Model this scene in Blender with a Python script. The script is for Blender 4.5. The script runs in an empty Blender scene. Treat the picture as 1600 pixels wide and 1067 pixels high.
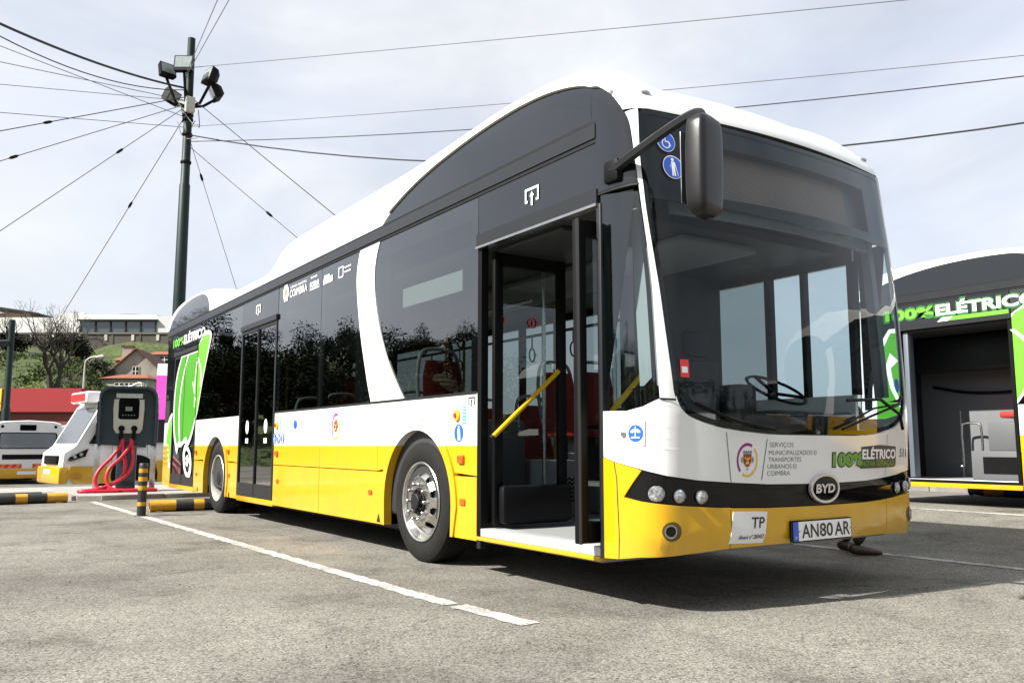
import bpy, bmesh, math, random
from mathutils import Vector, Matrix
from mathutils.geometry import tessellate_polygon
R = math.radians
scene = bpy.context.scene
COL = scene.collection

# ------------------------------------------------------------------ camera
cam_d = bpy.data.cameras.new('camera'); cam = bpy.data.objects.new('camera', cam_d); COL.objects.link(cam)
cam_d.sensor_width = 36.0; cam_d.lens = 36.0*1330/1600; cam_d.clip_start = .05; cam_d.clip_end = 3000
CAM = Vector((-3.22, -3.46, .92))
cam.location = CAM
cam.rotation_euler = (R(90+6.966), 0, -R(33.83))
scene.camera = cam
# ------------------------------------------------------------------ sky
SUN_DIR = Vector((-1.12, .16, 1.0)).normalized()        # towards the sun
SUN_EL = math.asin(SUN_DIR.z); SUN_AZ = math.atan2(SUN_DIR.x, SUN_DIR.y)
world = bpy.data.worlds.new('World'); scene.world = world; world.use_nodes = True
wn = world.node_tree.nodes; wl = world.node_tree.links; wn.clear()
w_out = wn.new('ShaderNodeOutputWorld'); w_bg = wn.new('ShaderNodeBackground')
w_sky = wn.new('ShaderNodeTexSky'); w_sky.sky_type = 'NISHITA'; w_sky.sun_disc = False
w_sky.sun_elevation = SUN_EL; w_sky.sun_rotation = SUN_AZ
w_sky.air_density = 1.0; w_sky.dust_density = 1.5; w_sky.ozone_density = 1.5
w_tc = wn.new('ShaderNodeTexCoord'); w_map = wn.new('ShaderNodeMapping'); w_map.inputs['Scale'].default_value = (1.0, 1.0, 2.2)
w_n1 = wn.new('ShaderNodeTexNoise'); w_n1.inputs['Scale'].default_value = 2.1; w_n1.inputs['Detail'].default_value = 7; w_n1.inputs['Roughness'].default_value = .55
w_n1.inputs['Distortion'].default_value = .6
w_ramp = wn.new('ShaderNodeMapRange'); w_ramp.inputs['From Min'].default_value = .34; w_ramp.inputs['From Max'].default_value = .68
w_ramp.inputs['To Min'].default_value = .60; w_ramp.inputs['To Max'].default_value = .97
w_n2 = wn.new('ShaderNodeTexNoise'); w_n2.inputs['Scale'].default_value = 3.4; w_n2.inputs['Detail'].default_value = 6
w_cr = wn.new('ShaderNodeValToRGB')
w_cr.color_ramp.elements[0].position = .3; w_cr.color_ramp.elements[0].color = (7.8, 8.35, 9.5, 1)
w_cr.color_ramp.elements[1].position = .7; w_cr.color_ramp.elements[1].color = (9.3, 9.45, 9.7, 1)
w_mix = wn.new('ShaderNodeMixRGB')
wl.new(w_tc.outputs['Generated'], w_map.inputs['Vector']); wl.new(w_map.outputs[0], w_n1.inputs['Vector']); wl.new(w_map.outputs[0], w_n2.inputs['Vector'])
wl.new(w_n1.outputs['Fac'], w_ramp.inputs['Value']); wl.new(w_n2.outputs['Fac'], w_cr.inputs['Fac'])
wl.new(w_ramp.outputs[0], w_mix.inputs['Fac']); wl.new(w_sky.outputs[0], w_mix.inputs['Color1']); wl.new(w_cr.outputs[0], w_mix.inputs['Color2'])
wl.new(w_mix.outputs[0], w_bg.inputs['Color']); w_bg.inputs['Strength'].default_value = .05
wl.new(w_bg.outputs[0], w_out.inputs['Surface'])
# ------------------------------------------------------------------ sun
sun_d = bpy.data.lights.new('sun', 'SUN'); sun_d.energy = 5.0; sun_d.angle = R(.6); sun_d.color = (1, .955, .88)
sun = bpy.data.objects.new('sun', sun_d); COL.objects.link(sun)
sun.rotation_euler = SUN_DIR.to_track_quat('Z', 'Y').to_euler(); sun.location = (-20, 5, 30)
vs = scene.view_settings; vs.view_transform = 'Standard'; vs.look = 'None'; vs.gamma = 1; vs.use_curve_mapping = False; vs.exposure = 1.2
scene.cycles.max_bounces = 10; scene.cycles.transparent_max_bounces = 24; scene.cycles.glossy_bounces = 4
scene.cycles.caustics_reflective = False; scene.cycles.caustics_refractive = False

# ------------------------------------------------------------------ materials
MATS = {}
def nodes_of(name):
    m = bpy.data.materials.new(name); m.use_nodes = True
    nt = m.node_tree; b = nt.nodes['Principled BSDF']
    return m, nt, b
def mat(name, col, rough=.5, metal=0, coat=0, var=.0, vscale=6, bump=0, bscale=60, spec=.5, dirt=0):
    if name in MATS: return MATS[name]
    m, nt, b = nodes_of(name)
    b.inputs['Base Color'].default_value = (*col, 1); b.inputs['Roughness'].default_value = rough
    b.inputs['Metallic'].default_value = metal; b.inputs['Coat Weight'].default_value = coat; b.inputs['Coat Roughness'].default_value = .06
    b.inputs['Specular IOR Level'].default_value = spec
    tc = nt.nodes.new('ShaderNodeTexCoord')
    n = nt.nodes.new('ShaderNodeTexNoise'); n.inputs['Scale'].default_value = vscale; n.inputs['Detail'].default_value = 6
    nt.links.new(tc.outputs['Object'], n.inputs['Vector'])
    if var or dirt:
        mx = nt.nodes.new('ShaderNodeMixRGB'); mx.blend_type = 'MULTIPLY'; mx.inputs['Color1'].default_value = (*col, 1)
        mr = nt.nodes.new('ShaderNodeMapRange'); mr.inputs['From Min'].default_value = .3; mr.inputs['From Max'].default_value = .7
        mr.inputs['To Min'].default_value = 1-var-dirt; mr.inputs['To Max'].default_value = 1
        nt.links.new(n.outputs['Fac'], mr.inputs['Value']); cmb = nt.nodes.new('ShaderNodeCombineColor')
        for k in range(3): nt.links.new(mr.outputs[0], cmb.inputs[k])
        mx.inputs['Fac'].default_value = 1; nt.links.new(cmb.outputs[0], mx.inputs['Color2']); nt.links.new(mx.outputs[0], b.inputs['Base Color'])
    r2 = nt.nodes.new('ShaderNodeMapRange'); k_ = min(.06, rough*.35); r2.inputs['To Min'].default_value = max(0, rough-k_); r2.inputs['To Max'].default_value = min(1, rough+k_)
    nt.links.new(n.outputs['Fac'], r2.inputs['Value']); nt.links.new(r2.outputs[0], b.inputs['Roughness'])
    if bump:
        n2 = nt.nodes.new('ShaderNodeTexNoise'); n2.inputs['Scale'].default_value = bscale; n2.inputs['Detail'].default_value = 5
        nt.links.new(tc.outputs['Object'], n2.inputs['Vector'])
        bp = nt.nodes.new('ShaderNodeBump'); bp.inputs['Strength'].default_value = bump; bp.inputs['Distance'].default_value = .02
        nt.links.new(n2.outputs['Fac'], bp.inputs['Height']); nt.links.new(bp.outputs[0], b.inputs['Normal'])
    MATS[name] = m
    return m
def glass(name, tint, ior=1.5, rough=0.0, gain=1.0, edge=.9):
    """thin sheet: tinted see-through plus a mirror reflection by Fresnel"""
    if name in MATS: return MATS[name]
    m = bpy.data.materials.new(name); m.use_nodes = True; nt = m.node_tree; nt.nodes.clear()
    out = nt.nodes.new('ShaderNodeOutputMaterial'); tr = nt.nodes.new('ShaderNodeBsdfTransparent'); tr.inputs['Color'].default_value = (*tint, 1)
    gl = nt.nodes.new('ShaderNodeBsdfGlossy'); gl.inputs['Roughness'].default_value = rough; gl.inputs['Color'].default_value = (gain, gain, gain, 1)
    fr = nt.nodes.new('ShaderNodeFresnel'); fr.inputs['IOR'].default_value = ior
    geo = nt.nodes.new('ShaderNodeNewGeometry')
    # faint waviness of toughened glass
    tc = nt.nodes.new('ShaderNodeTexCoord'); nz = nt.nodes.new('ShaderNodeTexNoise'); nz.inputs['Scale'].default_value = 1.6; nz.inputs['Detail'].default_value = 1
    bp = nt.nodes.new('ShaderNodeBump'); bp.inputs['Strength'].default_value = .02; bp.inputs['Distance'].default_value = .05
    nt.links.new(tc.outputs['Object'], nz.inputs['Vector']); nt.links.new(nz.outputs['Fac'], bp.inputs['Height']); nt.links.new(bp.outputs[0], gl.inputs['Normal'])
    mx = nt.nodes.new('ShaderNodeMixShader')
    # same reflectance from both faces of the sheet
    fac = nt.nodes.new('ShaderNodeLayerWeight'); fac.inputs['Blend'].default_value = .5
    pw = nt.nodes.new('ShaderNodeMath'); pw.operation = 'POWER'; pw.inputs[1].default_value = 4.0
    ad = nt.nodes.new('ShaderNodeMath'); ad.operation = 'MULTIPLY_ADD'; ad.inputs[1].default_value = edge; ad.inputs[2].default_value = .075*ior/1.5
    nt.links.new(fac.outputs['Facing'], pw.inputs[0]); nt.links.new(pw.outputs[0], ad.inputs[0]); ad.use_clamp = True
    nt.links.new(ad.outputs[0], mx.inputs['Fac'])
    nt.links.new(tr.outputs[0], mx.inputs[1]); nt.links.new(gl.outputs[0], mx.inputs[2]); nt.links.new(mx.outputs[0], out.inputs['Surface'])
    MATS[name] = m
    return m

WHITE = mat('white_paint', (.78, .78, .77), .22, coat=.6, var=.04, vscale=3, bump=.05, bscale=1.7)
YELLOW = mat('yellow_paint', (.64, .355, .0045), .24, coat=.6, var=.10, vscale=4, bump=.05, bscale=1.7)
def grime(m, top=.62, k=.24):
    # thin film of road dust on the lowest panels, broken up by streaks
    nt = m.node_tree; N = nt.nodes; L = nt.links; b = N['Principled BSDF']; inp = b.inputs['Base Color']
    tc = N.new('ShaderNodeTexCoord'); sp = N.new('ShaderNodeSeparateXYZ'); L.new(tc.outputs['Object'], sp.inputs[0])
    mp = N.new('ShaderNodeMapping'); mp.inputs['Scale'].default_value = (3, 3, .9); L.new(tc.outputs['Object'], mp.inputs['Vector'])
    n = N.new('ShaderNodeTexNoise'); n.inputs['Scale'].default_value = 2.4; n.inputs['Detail'].default_value = 8; n.inputs['Roughness'].default_value = .7; L.new(mp.outputs[0], n.inputs['Vector'])
    r = N.new('ShaderNodeMapRange'); r.inputs['From Min'].default_value = .42; r.inputs['From Max'].default_value = .75; r.inputs['To Max'].default_value = k; L.new(n.outputs['Fac'], r.inputs['Value'])
    h = N.new('ShaderNodeMapRange'); h.inputs['From Min'].default_value = .22; h.inputs['From Max'].default_value = top; h.inputs['To Min'].default_value = 1; h.inputs['To Max'].default_value = .06; L.new(sp.outputs['Z'], h.inputs['Value'])
    f = N.new('ShaderNodeMath'); f.operation = 'MULTIPLY'; L.new(r.outputs[0], f.inputs[0]); L.new(h.outputs[0], f.inputs[1])
    mx = N.new('ShaderNodeMixRGB'); L.new(f.outputs[0], mx.inputs['Fac']); mx.inputs['Color2'].default_value = (.17, .145, .11, 1)
    L.new(inp.links[0].from_socket, mx.inputs['Color1']); L.new(mx.outputs[0], inp)
grime(YELLOW)
GREEN = mat('green_vinyl', (.075, .31, .03), .3, coat=.3, var=.05)
LIME = mat('lime_vinyl', (.14, .48, .035), .3, coat=.3)
DKGREEN = mat('dark_green_vinyl', (.03, .14, .03), .35)
BLACKG = mat('black_gloss', (.004, .0043, .0046), .05, coat=.0, spec=.32)
BLACKP = mat('black_panel_glass', (.008, .009, .011), .03, coat=.45, spec=.6)
BLACK = mat('black_satin', (.005, .005, .0055), .5, var=.2, spec=.12)
RUBBER = mat('rubber', (.010, .010, .011), .6, bump=.15, bscale=90, spec=.25)
TYRE = mat('tyre_rubber', (.014, .0137, .0133), .8, spec=.2, var=.3, vscale=9, bump=.2, bscale=140)
GREYT = mat('grey_trim', (.016, .017, .0185), .42, spec=.3)
RAIL = mat('rail_grey', (.018, .019, .021), .32, spec=.4)
STEEL = mat('brushed_steel', (.55, .55, .53), .28, metal=1, var=.12, vscale=20)
ALLOY = mat('polished_alloy', (.72, .70, .66), .24, metal=1, var=.10, vscale=14)
RIMSTEEL = mat('painted_rim', (.55, .53, .48), .38, metal=.5, var=.2, vscale=10)
CHROME = mat('chrome', (.8, .8, .8), .08, metal=1)
SILVER = mat('satin_silver', (.62, .62, .62), .38, metal=.5)
AMBER = mat('amber_lens', (.55, .09, .006), .15, coat=.6)
REDP = mat('red_print', (.62, .03, .03), .4)
BLUEP = mat('blue_print', (.02, .10, .52), .35)
TEAL = mat('teal_print', (.05, .45, .36), .4)
WPRINT = mat('white_print', (.82, .82, .82), .4)
KPRINT = mat('black_print', (.015, .015, .015), .45)
GPRINT = mat('grey_print', (.20, .20, .21), .5)
FAINT = mat('faint_grey_print', (.66, .66, .66), .4)
PURPLE = mat('purple_print', (.28, .01, .16), .4)
MAGENTA = mat('magenta_print', (.66, .02, .32), .4)
GOLD = mat('gold_print', (.75, .45, .05), .4)
ORANGE = mat('orange_print', (.75, .22, .08), .4)
FLOORV = mat('vinyl_floor', (.29, .30, .30), .45, var=.08, vscale=30)
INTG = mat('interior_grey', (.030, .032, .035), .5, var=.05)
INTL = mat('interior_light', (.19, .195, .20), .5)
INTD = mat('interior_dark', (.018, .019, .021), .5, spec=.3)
SEATR = mat('seat_red', (.34, .022, .016), .7, var=.15, bump=.1)
SEATF = mat('seat_frame_grey', (.38, .40, .41), .4)
POLEY = mat('yellow_rail', (.62, .38, .006), .35)
LENS = mat('lamp_lens', (.55, .56, .58), .10, metal=1, coat=1, bump=1.0, bscale=75, var=.6, vscale=60)
WS = glass('windscreen_glass', (.70, .78, .79), .5, edge=.6)
TINT = glass('tinted_window_glass', (.30, .34, .33), 2.9)
DARK = glass('dark_tinted_glass', (.10, .11, .11), 2.9)
DARK2 = glass('far_side_glass', (.30, .34, .34), 1.5)
CLEAR = glass('clear_glass', (.74, .82, .83))

# ------------------------------------------------------------------ mesh helpers
def link(o, parent=None):
    COL.objects.link(o)
    if parent is not None: o.parent = parent
    return o
def mesh_obj(name, verts, faces, m, parent=None, smooth=True, sharp=38):
    me = bpy.data.meshes.new(name); me.from_pydata([tuple(v) for v in verts], [], faces); me.update()
    if smooth:
        me.polygons.foreach_set('use_smooth', [True]*len(me.polygons))
        try: me.set_sharp_from_angle(angle=R(sharp))
        except Exception: pass
    if isinstance(m, (list, tuple)):
        for k in m: me.materials.append(k)
    elif m: me.materials.append(m)
    return link(bpy.data.objects.new(name, me), parent)
def empty(name, loc=(0, 0, 0), rz=0, parent=None):
    o = bpy.data.objects.new(name, None); o.location = loc; o.rotation_euler = (0, 0, rz); o.empty_display_size = .2
    return link(o, parent)
def tag(o, label=None, cat=None, group=None, kind=None):
    if label: o['label'] = label
    if cat: o['category'] = cat
    if group: o['group'] = group
    if kind: o['kind'] = kind
    return o
class MB:
    def __init__(s): s.v = []; s.f = []
    def add(s, v, f):
        n = len(s.v); s.v += [Vector(p) for p in v]; s.f += [tuple(i+n for i in q) for q in f]; return s
    def box(s, x0, x1, y0, y1, z0, z1, bev=0):
        bm = bmesh.new(); bmesh.ops.create_cube(bm, size=1)
        for v in bm.verts: v.co = Vector(((x0+x1)/2+v.co.x*(x1-x0), (y0+y1)/2+v.co.y*(y1-y0), (z0+z1)/2+v.co.z*(z1-z0)))
        if bev: bmesh.ops.bevel(bm, geom=bm.edges[:], offset=bev, segments=2, profile=.5, affect='EDGES')
        bm.verts.index_update(); s.add([v.co.copy() for v in bm.verts], [[v.index for v in f.verts] for f in bm.faces]); bm.free(); return s
    def obox(s, c, ax, ay, az):
        c = Vector(c); ax, ay, az = Vector(ax), Vector(ay), Vector(az)
        v = [c+i*ax+j*ay+k*az for i in (-1, 1) for j in (-1, 1) for k in (-1, 1)]
        return s.add(v, [(0, 1, 3, 2), (4, 6, 7, 5), (0, 4, 5, 1), (2, 3, 7, 6), (0, 2, 6, 4), (1, 5, 7, 3)])
    def tube(s, pts, r, n=8, cap=True):
        pts = [Vector(p) for p in pts]; rs = r if isinstance(r, (list, tuple)) else [r]*len(pts)
        rings = []; up = None
        for i, p in enumerate(pts):
            d = (pts[min(i+1, len(pts)-1)]-pts[max(i-1, 0)])
            d = d.normalized() if d.length > 1e-9 else Vector((0, 0, 1))
            if up is None:
                up = d.orthogonal().normalized()
            else:
                up = (up-d*up.dot(d)); up = up.normalized() if up.length > 1e-6 else d.orthogonal().normalized()
            b = d.cross(up); rings.append([p+(up*math.cos(2*math.pi*k/n)+b*math.sin(2*math.pi*k/n))*rs[i] for k in range(n)])
        v = [q for ring in rings for q in ring]; f = []
        for i in range(len(pts)-1):
            for k in range(n):
                f.append((i*n+k, i*n+(k+1) % n, (i+1)*n+(k+1) % n, (i+1)*n+k))
        if cap: f.append(tuple(range(n-1, -1, -1))); f.append(tuple((len(pts)-1)*n+k for k in range(n)))
        return s.add(v, f)
    def lathe(s, prof, c=(0, 0, 0), axis='x', n=48, sgn=1):
        """prof: list of (radius, along)"""
        c = Vector(c); v = []; f = []
        for (r, a) in prof:
            for k in range(n):
                t = 2*math.pi*k/n; p, q = r*math.cos(t), r*math.sin(t)
                v.append(c+(Vector((a*sgn, p, q)) if axis == 'x' else Vector((p, a*sgn, q)) if axis == 'y' else Vector((p, q, a*sgn))))
        for i in range(len(prof)-1):
            for k in range(n): f.append((i*n+k, i*n+(k+1) % n, (i+1)*n+(k+1) % n, (i+1)*n+k))
        return s.add(v, f)
    def build(s, name, m, parent=None, smooth=True, sharp=38): return mesh_obj(name, s.v, s.f, m, parent, smooth, sharp)
def arc_pts(fn, n): return [fn(i/(n-1)) for i in range(n)]
def catmull(pts, n=6):
    pts = [Vector(p) for p in pts]; out = []
    P = [pts[0]*2-pts[1]]+pts+[pts[-1]*2-pts[-2]]
    for i in range(1, len(P)-2):
        for k in range(n):
            t = k/n; a, b, c, d = P[i-1], P[i], P[i+1], P[i+2]
            out.append(.5*((2*b)+(-a+c)*t+(2*a-5*b+4*c-d)*t*t+(-a+3*b-3*c+d)*t**3))
    out.append(pts[-1]); return out
def circ(u, v, ru, rv=None, n=28, a0=0, a1=360):
    rv = ru if rv is None else rv
    full = abs(a1-a0) >= 360
    k = n if full else n+1
    return [(u+ru*math.cos(R(a0+(a1-a0)*i/n)), v+rv*math.sin(R(a0+(a1-a0)*i/n))) for i in range(k)]
def rrect(u0, u1, v0, v1, r=.02, n=5):
    out = []
    for (cu, cv, a) in ((u1-r, v1-r, 0), (u0+r, v1-r, 90), (u0+r, v0+r, 180), (u1-r, v0+r, 270)):
        for i in range(n+1):
            t = R(a+90*i/n); out.append((cu+r*math.cos(t), cv+r*math.sin(t)))
    return out
def tri2d(loops):
    """loops: outer, then holes -> (verts2d, tris)"""
    vv = [Vector((a, b, 0)) for l in loops for (a, b) in l]
    t = tessellate_polygon([[Vector((a, b, 0)) for (a, b) in l] for l in loops])
    return [(v.x, v.y) for v in vv], [tuple(q) for q in t]
_fonts = {}
def text2d(body, size=1, bold=0, shear=0, align='LEFT', squeeze=1.0):
    key = (body, size, bold, shear, align, squeeze)
    if key in _fonts: return _fonts[key]
    c = bpy.data.curves.new('t', 'FONT'); c.body = body; c.size = size; c.offset = bold*size; c.shear = shear; c.align_x = align; c.resolution_u = 3; c.space_line = .92
    o = bpy.data.objects.new('t', c); COL.objects.link(o)
    bpy.context.view_layer.update()
    me = bpy.data.meshes.new_from_object(o.evaluated_get(bpy.context.evaluated_depsgraph_get()))
    v = [(p.co.x*squeeze, p.co.y) for p in me.vertices]; f = [tuple(p.vertices) for p in me.polygons]
    bpy.data.objects.remove(o); bpy.data.curves.remove(c); bpy.data.meshes.remove(me)
    _fonts[key] = (v, f); return v, f
def sheet(name, shape, fmap, m, parent=None, du=.1, dv=.1, off=0.0, thick=0.0, centre=None, smooth=True, sharp=38):
    """flat 2-D shape cut by a grid and wrapped on the surface fmap(u,v); off/thick along the outward normal"""
    v2, f2 = shape
    bm = bmesh.new(); vs = [bm.verts.new((a, b, 0)) for (a, b) in v2]
    for f in f2:
        if len(set(f)) < 3: continue
        try: bm.faces.new([vs[i] for i in f])
        except ValueError: pass
    bmesh.ops.remove_doubles(bm, verts=bm.verts[:], dist=1e-5)
    us = [v.co.x for v in bm.verts]; ws = [v.co.y for v in bm.verts]
    for (lo, hi, st, no) in ((min(us), max(us), du, (1, 0, 0)), (min(ws), max(ws), dv, (0, 1, 0))):
        if not st: continue
        k = math.floor(lo/st)+1
        while k*st < hi-1e-6:
            c = Vector(no)*(k*st)
            bmesh.ops.bisect_plane(bm, geom=bm.verts[:]+bm.edges[:]+bm.faces[:], dist=1e-5, plane_co=c, plane_no=no); k += 1
    bm.verts.index_update(); P = []; N = []
    e = .004
    for v in bm.verts:
        u, w = v.co.x, v.co.y; p = Vector(fmap(u, w))
        n = (Vector(fmap(u+e, w))-Vector(fmap(u-e, w))).cross(Vector(fmap(u, w+e))-Vector(fmap(u, w-e)))
        n = n.normalized() if n.length > 1e-12 else Vector((0, 0, 1))
        cc = centre(p) if centre else Vector((1.275, min(max(p.y, 1.5), 10.6), min(p.z, 2.4)))
        if n.dot(p-cc) < 0: n = -n
        P.append(p); N.append(n)
    F = []
    for f in bm.faces:
        q = [v.index for v in f.verts]
        nn = (P[q[1]]-P[q[0]]).cross(P[q[2]]-P[q[0]])
        if nn.dot(N[q[0]]) < 0: q.reverse()
        F.append(tuple(q))
    V = [p+n*off for p, n in zip(P, N)]
    if thick:
        k = len(V); V += [p+n*(off-thick) for p, n in zip(P, N)]
        cnt = {}
        for q in F:
            for a, b in zip(q, q[1:]+q[:1]): cnt[(a, b)] = cnt.get((a, b), 0)+1
        F2 = list(F)
        for q in F: F2.append(tuple(i+k for i in reversed(q)))
        for (a, b) in cnt:
            if (b, a) not in cnt: F2.append((b, a, a+k, b+k))
        F = F2
    bm.free()
    return mesh_obj(name, V, F, m, parent, smooth, sharp)
def poly(name, loops, fmap, m, parent=None, **k):
    if loops and isinstance(loops[0][0], (int, float)): loops = [loops]
    return sheet(name, tri2d(loops), fmap, m, parent, **k)
def shift(shape, du, dv, flip=True):
    v, f = shape
    return [((du-a) if flip else (du+a), dv+b) for a, b in v], f
def join(*shapes):
    V = []; F = []
    for v, f in shapes:
        n = len(V); V += v; F += [tuple(i+n for i in q) for q in f]
    return V, F
def copy_tree(o, parent=None):
    c = o.copy(); COL.objects.link(c); c.parent = parent
    for ch in list(o.children): copy_tree(ch, c)
    return c
def lerp(tab, x):
    if x <= tab[0][0]: return tab[0][1]
    for (a, b), (c, d) in zip(tab, tab[1:]):
        if x <= c: return b+(d-b)*(x-a)/(c-a)
    return tab[-1][1]
# ================================================================== setting
def sm(a, b, x):
    t = min(1, max(0, (x-a)/(b-a))); return t*t*(3-2*t)
def gz(x, y):
    return .13*sm(4.2, 8.2, x)*(1-sm(14, 17, y)) - .25*sm(16.6, 18.2, y)
# ---- asphalt
def asphalt():
    m, nt, b = nodes_of('worn_asphalt'); N = nt.nodes; L = nt.links
    geo = N.new('ShaderNodeNewGeometry'); pos = geo.outputs['Position']
    def noise(sc, det=5, rough=.6, w=None):
        n = N.new('ShaderNodeTexNoise'); n.inputs['Scale'].default_value = sc; n.inputs['Detail'].default_value = det; n.inputs['Roughness'].default_value = rough
        L.new(pos, n.inputs['Vector']); return n.outputs['Fac']
    def ramp(src, p0, c0, p1, c1):
        r = N.new('ShaderNodeValToRGB'); r.color_ramp.elements[0].position = p0; r.color_ramp.elements[1].position = p1
        r.color_ramp.elements[0].color = (*c0, 1); r.color_ramp.elements[1].color = (*c1, 1); L.new(src, r.inputs['Fac']); return r.outputs['Color']
    def mul(a, c, f=1.0, t='MULTIPLY'):
        x = N.new('ShaderNodeMixRGB'); x.blend_type = t; x.inputs['Fac'].default_value = f
        L.new(a, x.inputs['Color1']); L.new(c, x.inputs['Color2']); return x.outputs[0]
    base = ramp(noise(.45, 6), .30, (.100, .097, .089), .72, (.236, .227, .206))
    mid = ramp(noise(2.6, 6, .7), .28, (.78, .78, .79), .70, (1.08, 1.08, 1.06))
    # single stones in the wearing course
    vo = N.new('ShaderNodeTexVoronoi'); vo.inputs['Scale'].default_value = 120; L.new(pos, vo.inputs['Vector'])
    st = N.new('ShaderNodeSeparateColor'); L.new(vo.outputs['Color'], st.inputs[0])
    stone = ramp(st.outputs[0], .0, (.36, .36, .36), 1.0, (1.75, 1.73, 1.66))
    vo2 = N.new('ShaderNodeTexVoronoi'); vo2.inputs['Scale'].default_value = 38; L.new(pos, vo2.inputs['Vector'])
    st2 = N.new('ShaderNodeSeparateColor'); L.new(vo2.outputs['Color'], st2.inputs[0])
    pits = ramp(st2.outputs[1], .05, (.36, .35, .35), .10, (1, 1, 1))
    pitm = N.new('ShaderNodeMath'); pitm.operation = 'LESS_THAN'; pitm.inputs[1].default_value = .30; L.new(vo2.outputs['Distance'], pitm.inputs[0])
    gr = ramp(noise(260, 3, .7), .25, (.62, .62, .62), .75, (1.36, 1.36, 1.34))
    c = mul(base, mid); c = mul(c, stone, .85); c = mul(c, gr, .9)
    px = N.new('ShaderNodeMixRGB'); px.blend_type = 'MULTIPLY'; L.new(pitm.outputs[0], px.inputs['Fac']); L.new(c, px.inputs['Color1']); L.new(pits, px.inputs['Color2']); c = px.outputs[0]
    # worn dark stretches and a few hairline cracks
    dk = ramp(noise(.9, 7, .72), .30, (.58, .57, .56), .46, (1, 1, 1)); c = mul(c, dk, .95)
    w = N.new('ShaderNodeTexNoise'); w.inputs['Scale'].default_value = 1.2; w.inputs['Detail'].default_value = 8; L.new(pos, w.inputs['Vector'])
    ab = N.new('ShaderNodeMath'); ab.operation = 'SUBTRACT'; ab.inputs[1].default_value = .5; L.new(w.outputs['Fac'], ab.inputs[0])
    ab2 = N.new('ShaderNodeMath'); ab2.operation = 'ABSOLUTE'; L.new(ab.outputs[0], ab2.inputs[0])
    cr = ramp(ab2.outputs[0], .0006, (.52, .5, .49), .0022, (1, 1, 1)); cmask = ramp(noise(.5, 3), .56, (0, 0, 0), .62, (1, 1, 1))
    cx = N.new('ShaderNodeMixRGB'); cx.blend_type = 'MULTIPLY'; L.new(cmask, cx.inputs['Fac']); L.new(c, cx.inputs['Color1']); L.new(cr, cx.inputs['Color2']); c = cx.outputs[0]
    # long settled cracks
    cn = N.new('ShaderNodeTexNoise'); cn.inputs['Scale'].default_value = 1.6; cn.inputs['Detail'].default_value = 7; cn.inputs['Roughness'].default_value = .65; L.new(pos, cn.inputs['Vector'])
    cvm = N.new('ShaderNodeVectorMath'); cvm.operation = 'MULTIPLY_ADD'; cvm.inputs[1].default_value = (1.1, 1.1, 0); L.new(cn.outputs['Color'], cvm.inputs[0]); L.new(pos, cvm.inputs[2])
    cvo = N.new('ShaderNodeTexVoronoi'); cvo.feature = 'DISTANCE_TO_EDGE'; cvo.inputs['Scale'].default_value = .42; L.new(cvm.outputs[0], cvo.inputs['Vector'])
    cl = ramp(cvo.outputs['Distance'], .0012, (.40, .39, .38), .0042, (1, 1, 1)); cm2 = ramp(noise(.7, 3), .47, (0, 0, 0), .58, (.9, .9, .9))
    cx2 = N.new('ShaderNodeMixRGB'); cx2.blend_type = 'MULTIPLY'; L.new(cm2, cx2.inputs['Fac']); L.new(c, cx2.inputs['Color1']); L.new(cl, cx2.inputs['Color2']); c = cx2.outputs[0]
    # oil drips and old wet stains
    oil = ramp(noise(3.3, 3, .5), .24, (.42, .41, .40), .33, (1, 1, 1)); c = mul(c, oil, .75)
    oil2 = ramp(noise(7.7, 2, .5), .22, (.40, .40, .40), .27, (1, 1, 1)); c = mul(c, oil2, .6)
    # sandy dirt near the end of the painted line and along the bay
    sep = N.new('ShaderNodeSeparateXYZ'); L.new(pos, sep.inputs[0])
    sd = ramp(noise(1.7, 6, .65), .60, (0, 0, 0), .80, (.55, .55, .55))
    sx = N.new('ShaderNodeMixRGB'); L.new(sd, sx.inputs['Fac']); L.new(c, sx.inputs['Color1']); sx.inputs['Color2'].default_value = (.17, .145, .11, 1); c = sx.outputs[0]
    L.new(c, b.inputs['Base Color']); b.inputs['Roughness'].default_value = .9; b.inputs['Specular IOR Level'].default_value = .25
    bh = N.new('ShaderNodeMath'); bh.operation = 'ADD'; L.new(st.outputs[0], bh.inputs[0]); L.new(noise(150, 4, .7), bh.inputs[1])
    bp = N.new('ShaderNodeBump'); bp.inputs['Strength'].default_value = .55; bp.inputs['Distance'].default_value = .006; L.new(bh.outputs[0], bp.inputs['Height']); L.new(bp.outputs[0], b.inputs['Normal'])
    return m
ASPH = asphalt()
xs = [-900, -400, -200, -90, -40, -20, -10]+[-8+.5*i for i in range(50)]+[20, 30, 45, 90, 200, 400, 900]
ys = [-900, -400, -200, -90, -40, -20, -10, -6]+[-4+.5*i for i in range(50)]+[24, 30, 45, 90, 200, 400, 900]
gv = [(x, y, gz(x, y)) for y in ys for x in xs]; nx = len(xs)
gf = [(j*nx+i, j*nx+i+1, (j+1)*nx+i+1, (j+1)*nx+i) for j in range(len(ys)-1) for i in range(nx-1)]
tag(mesh_obj('ground', gv, gf, ASPH), kind='structure')

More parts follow.
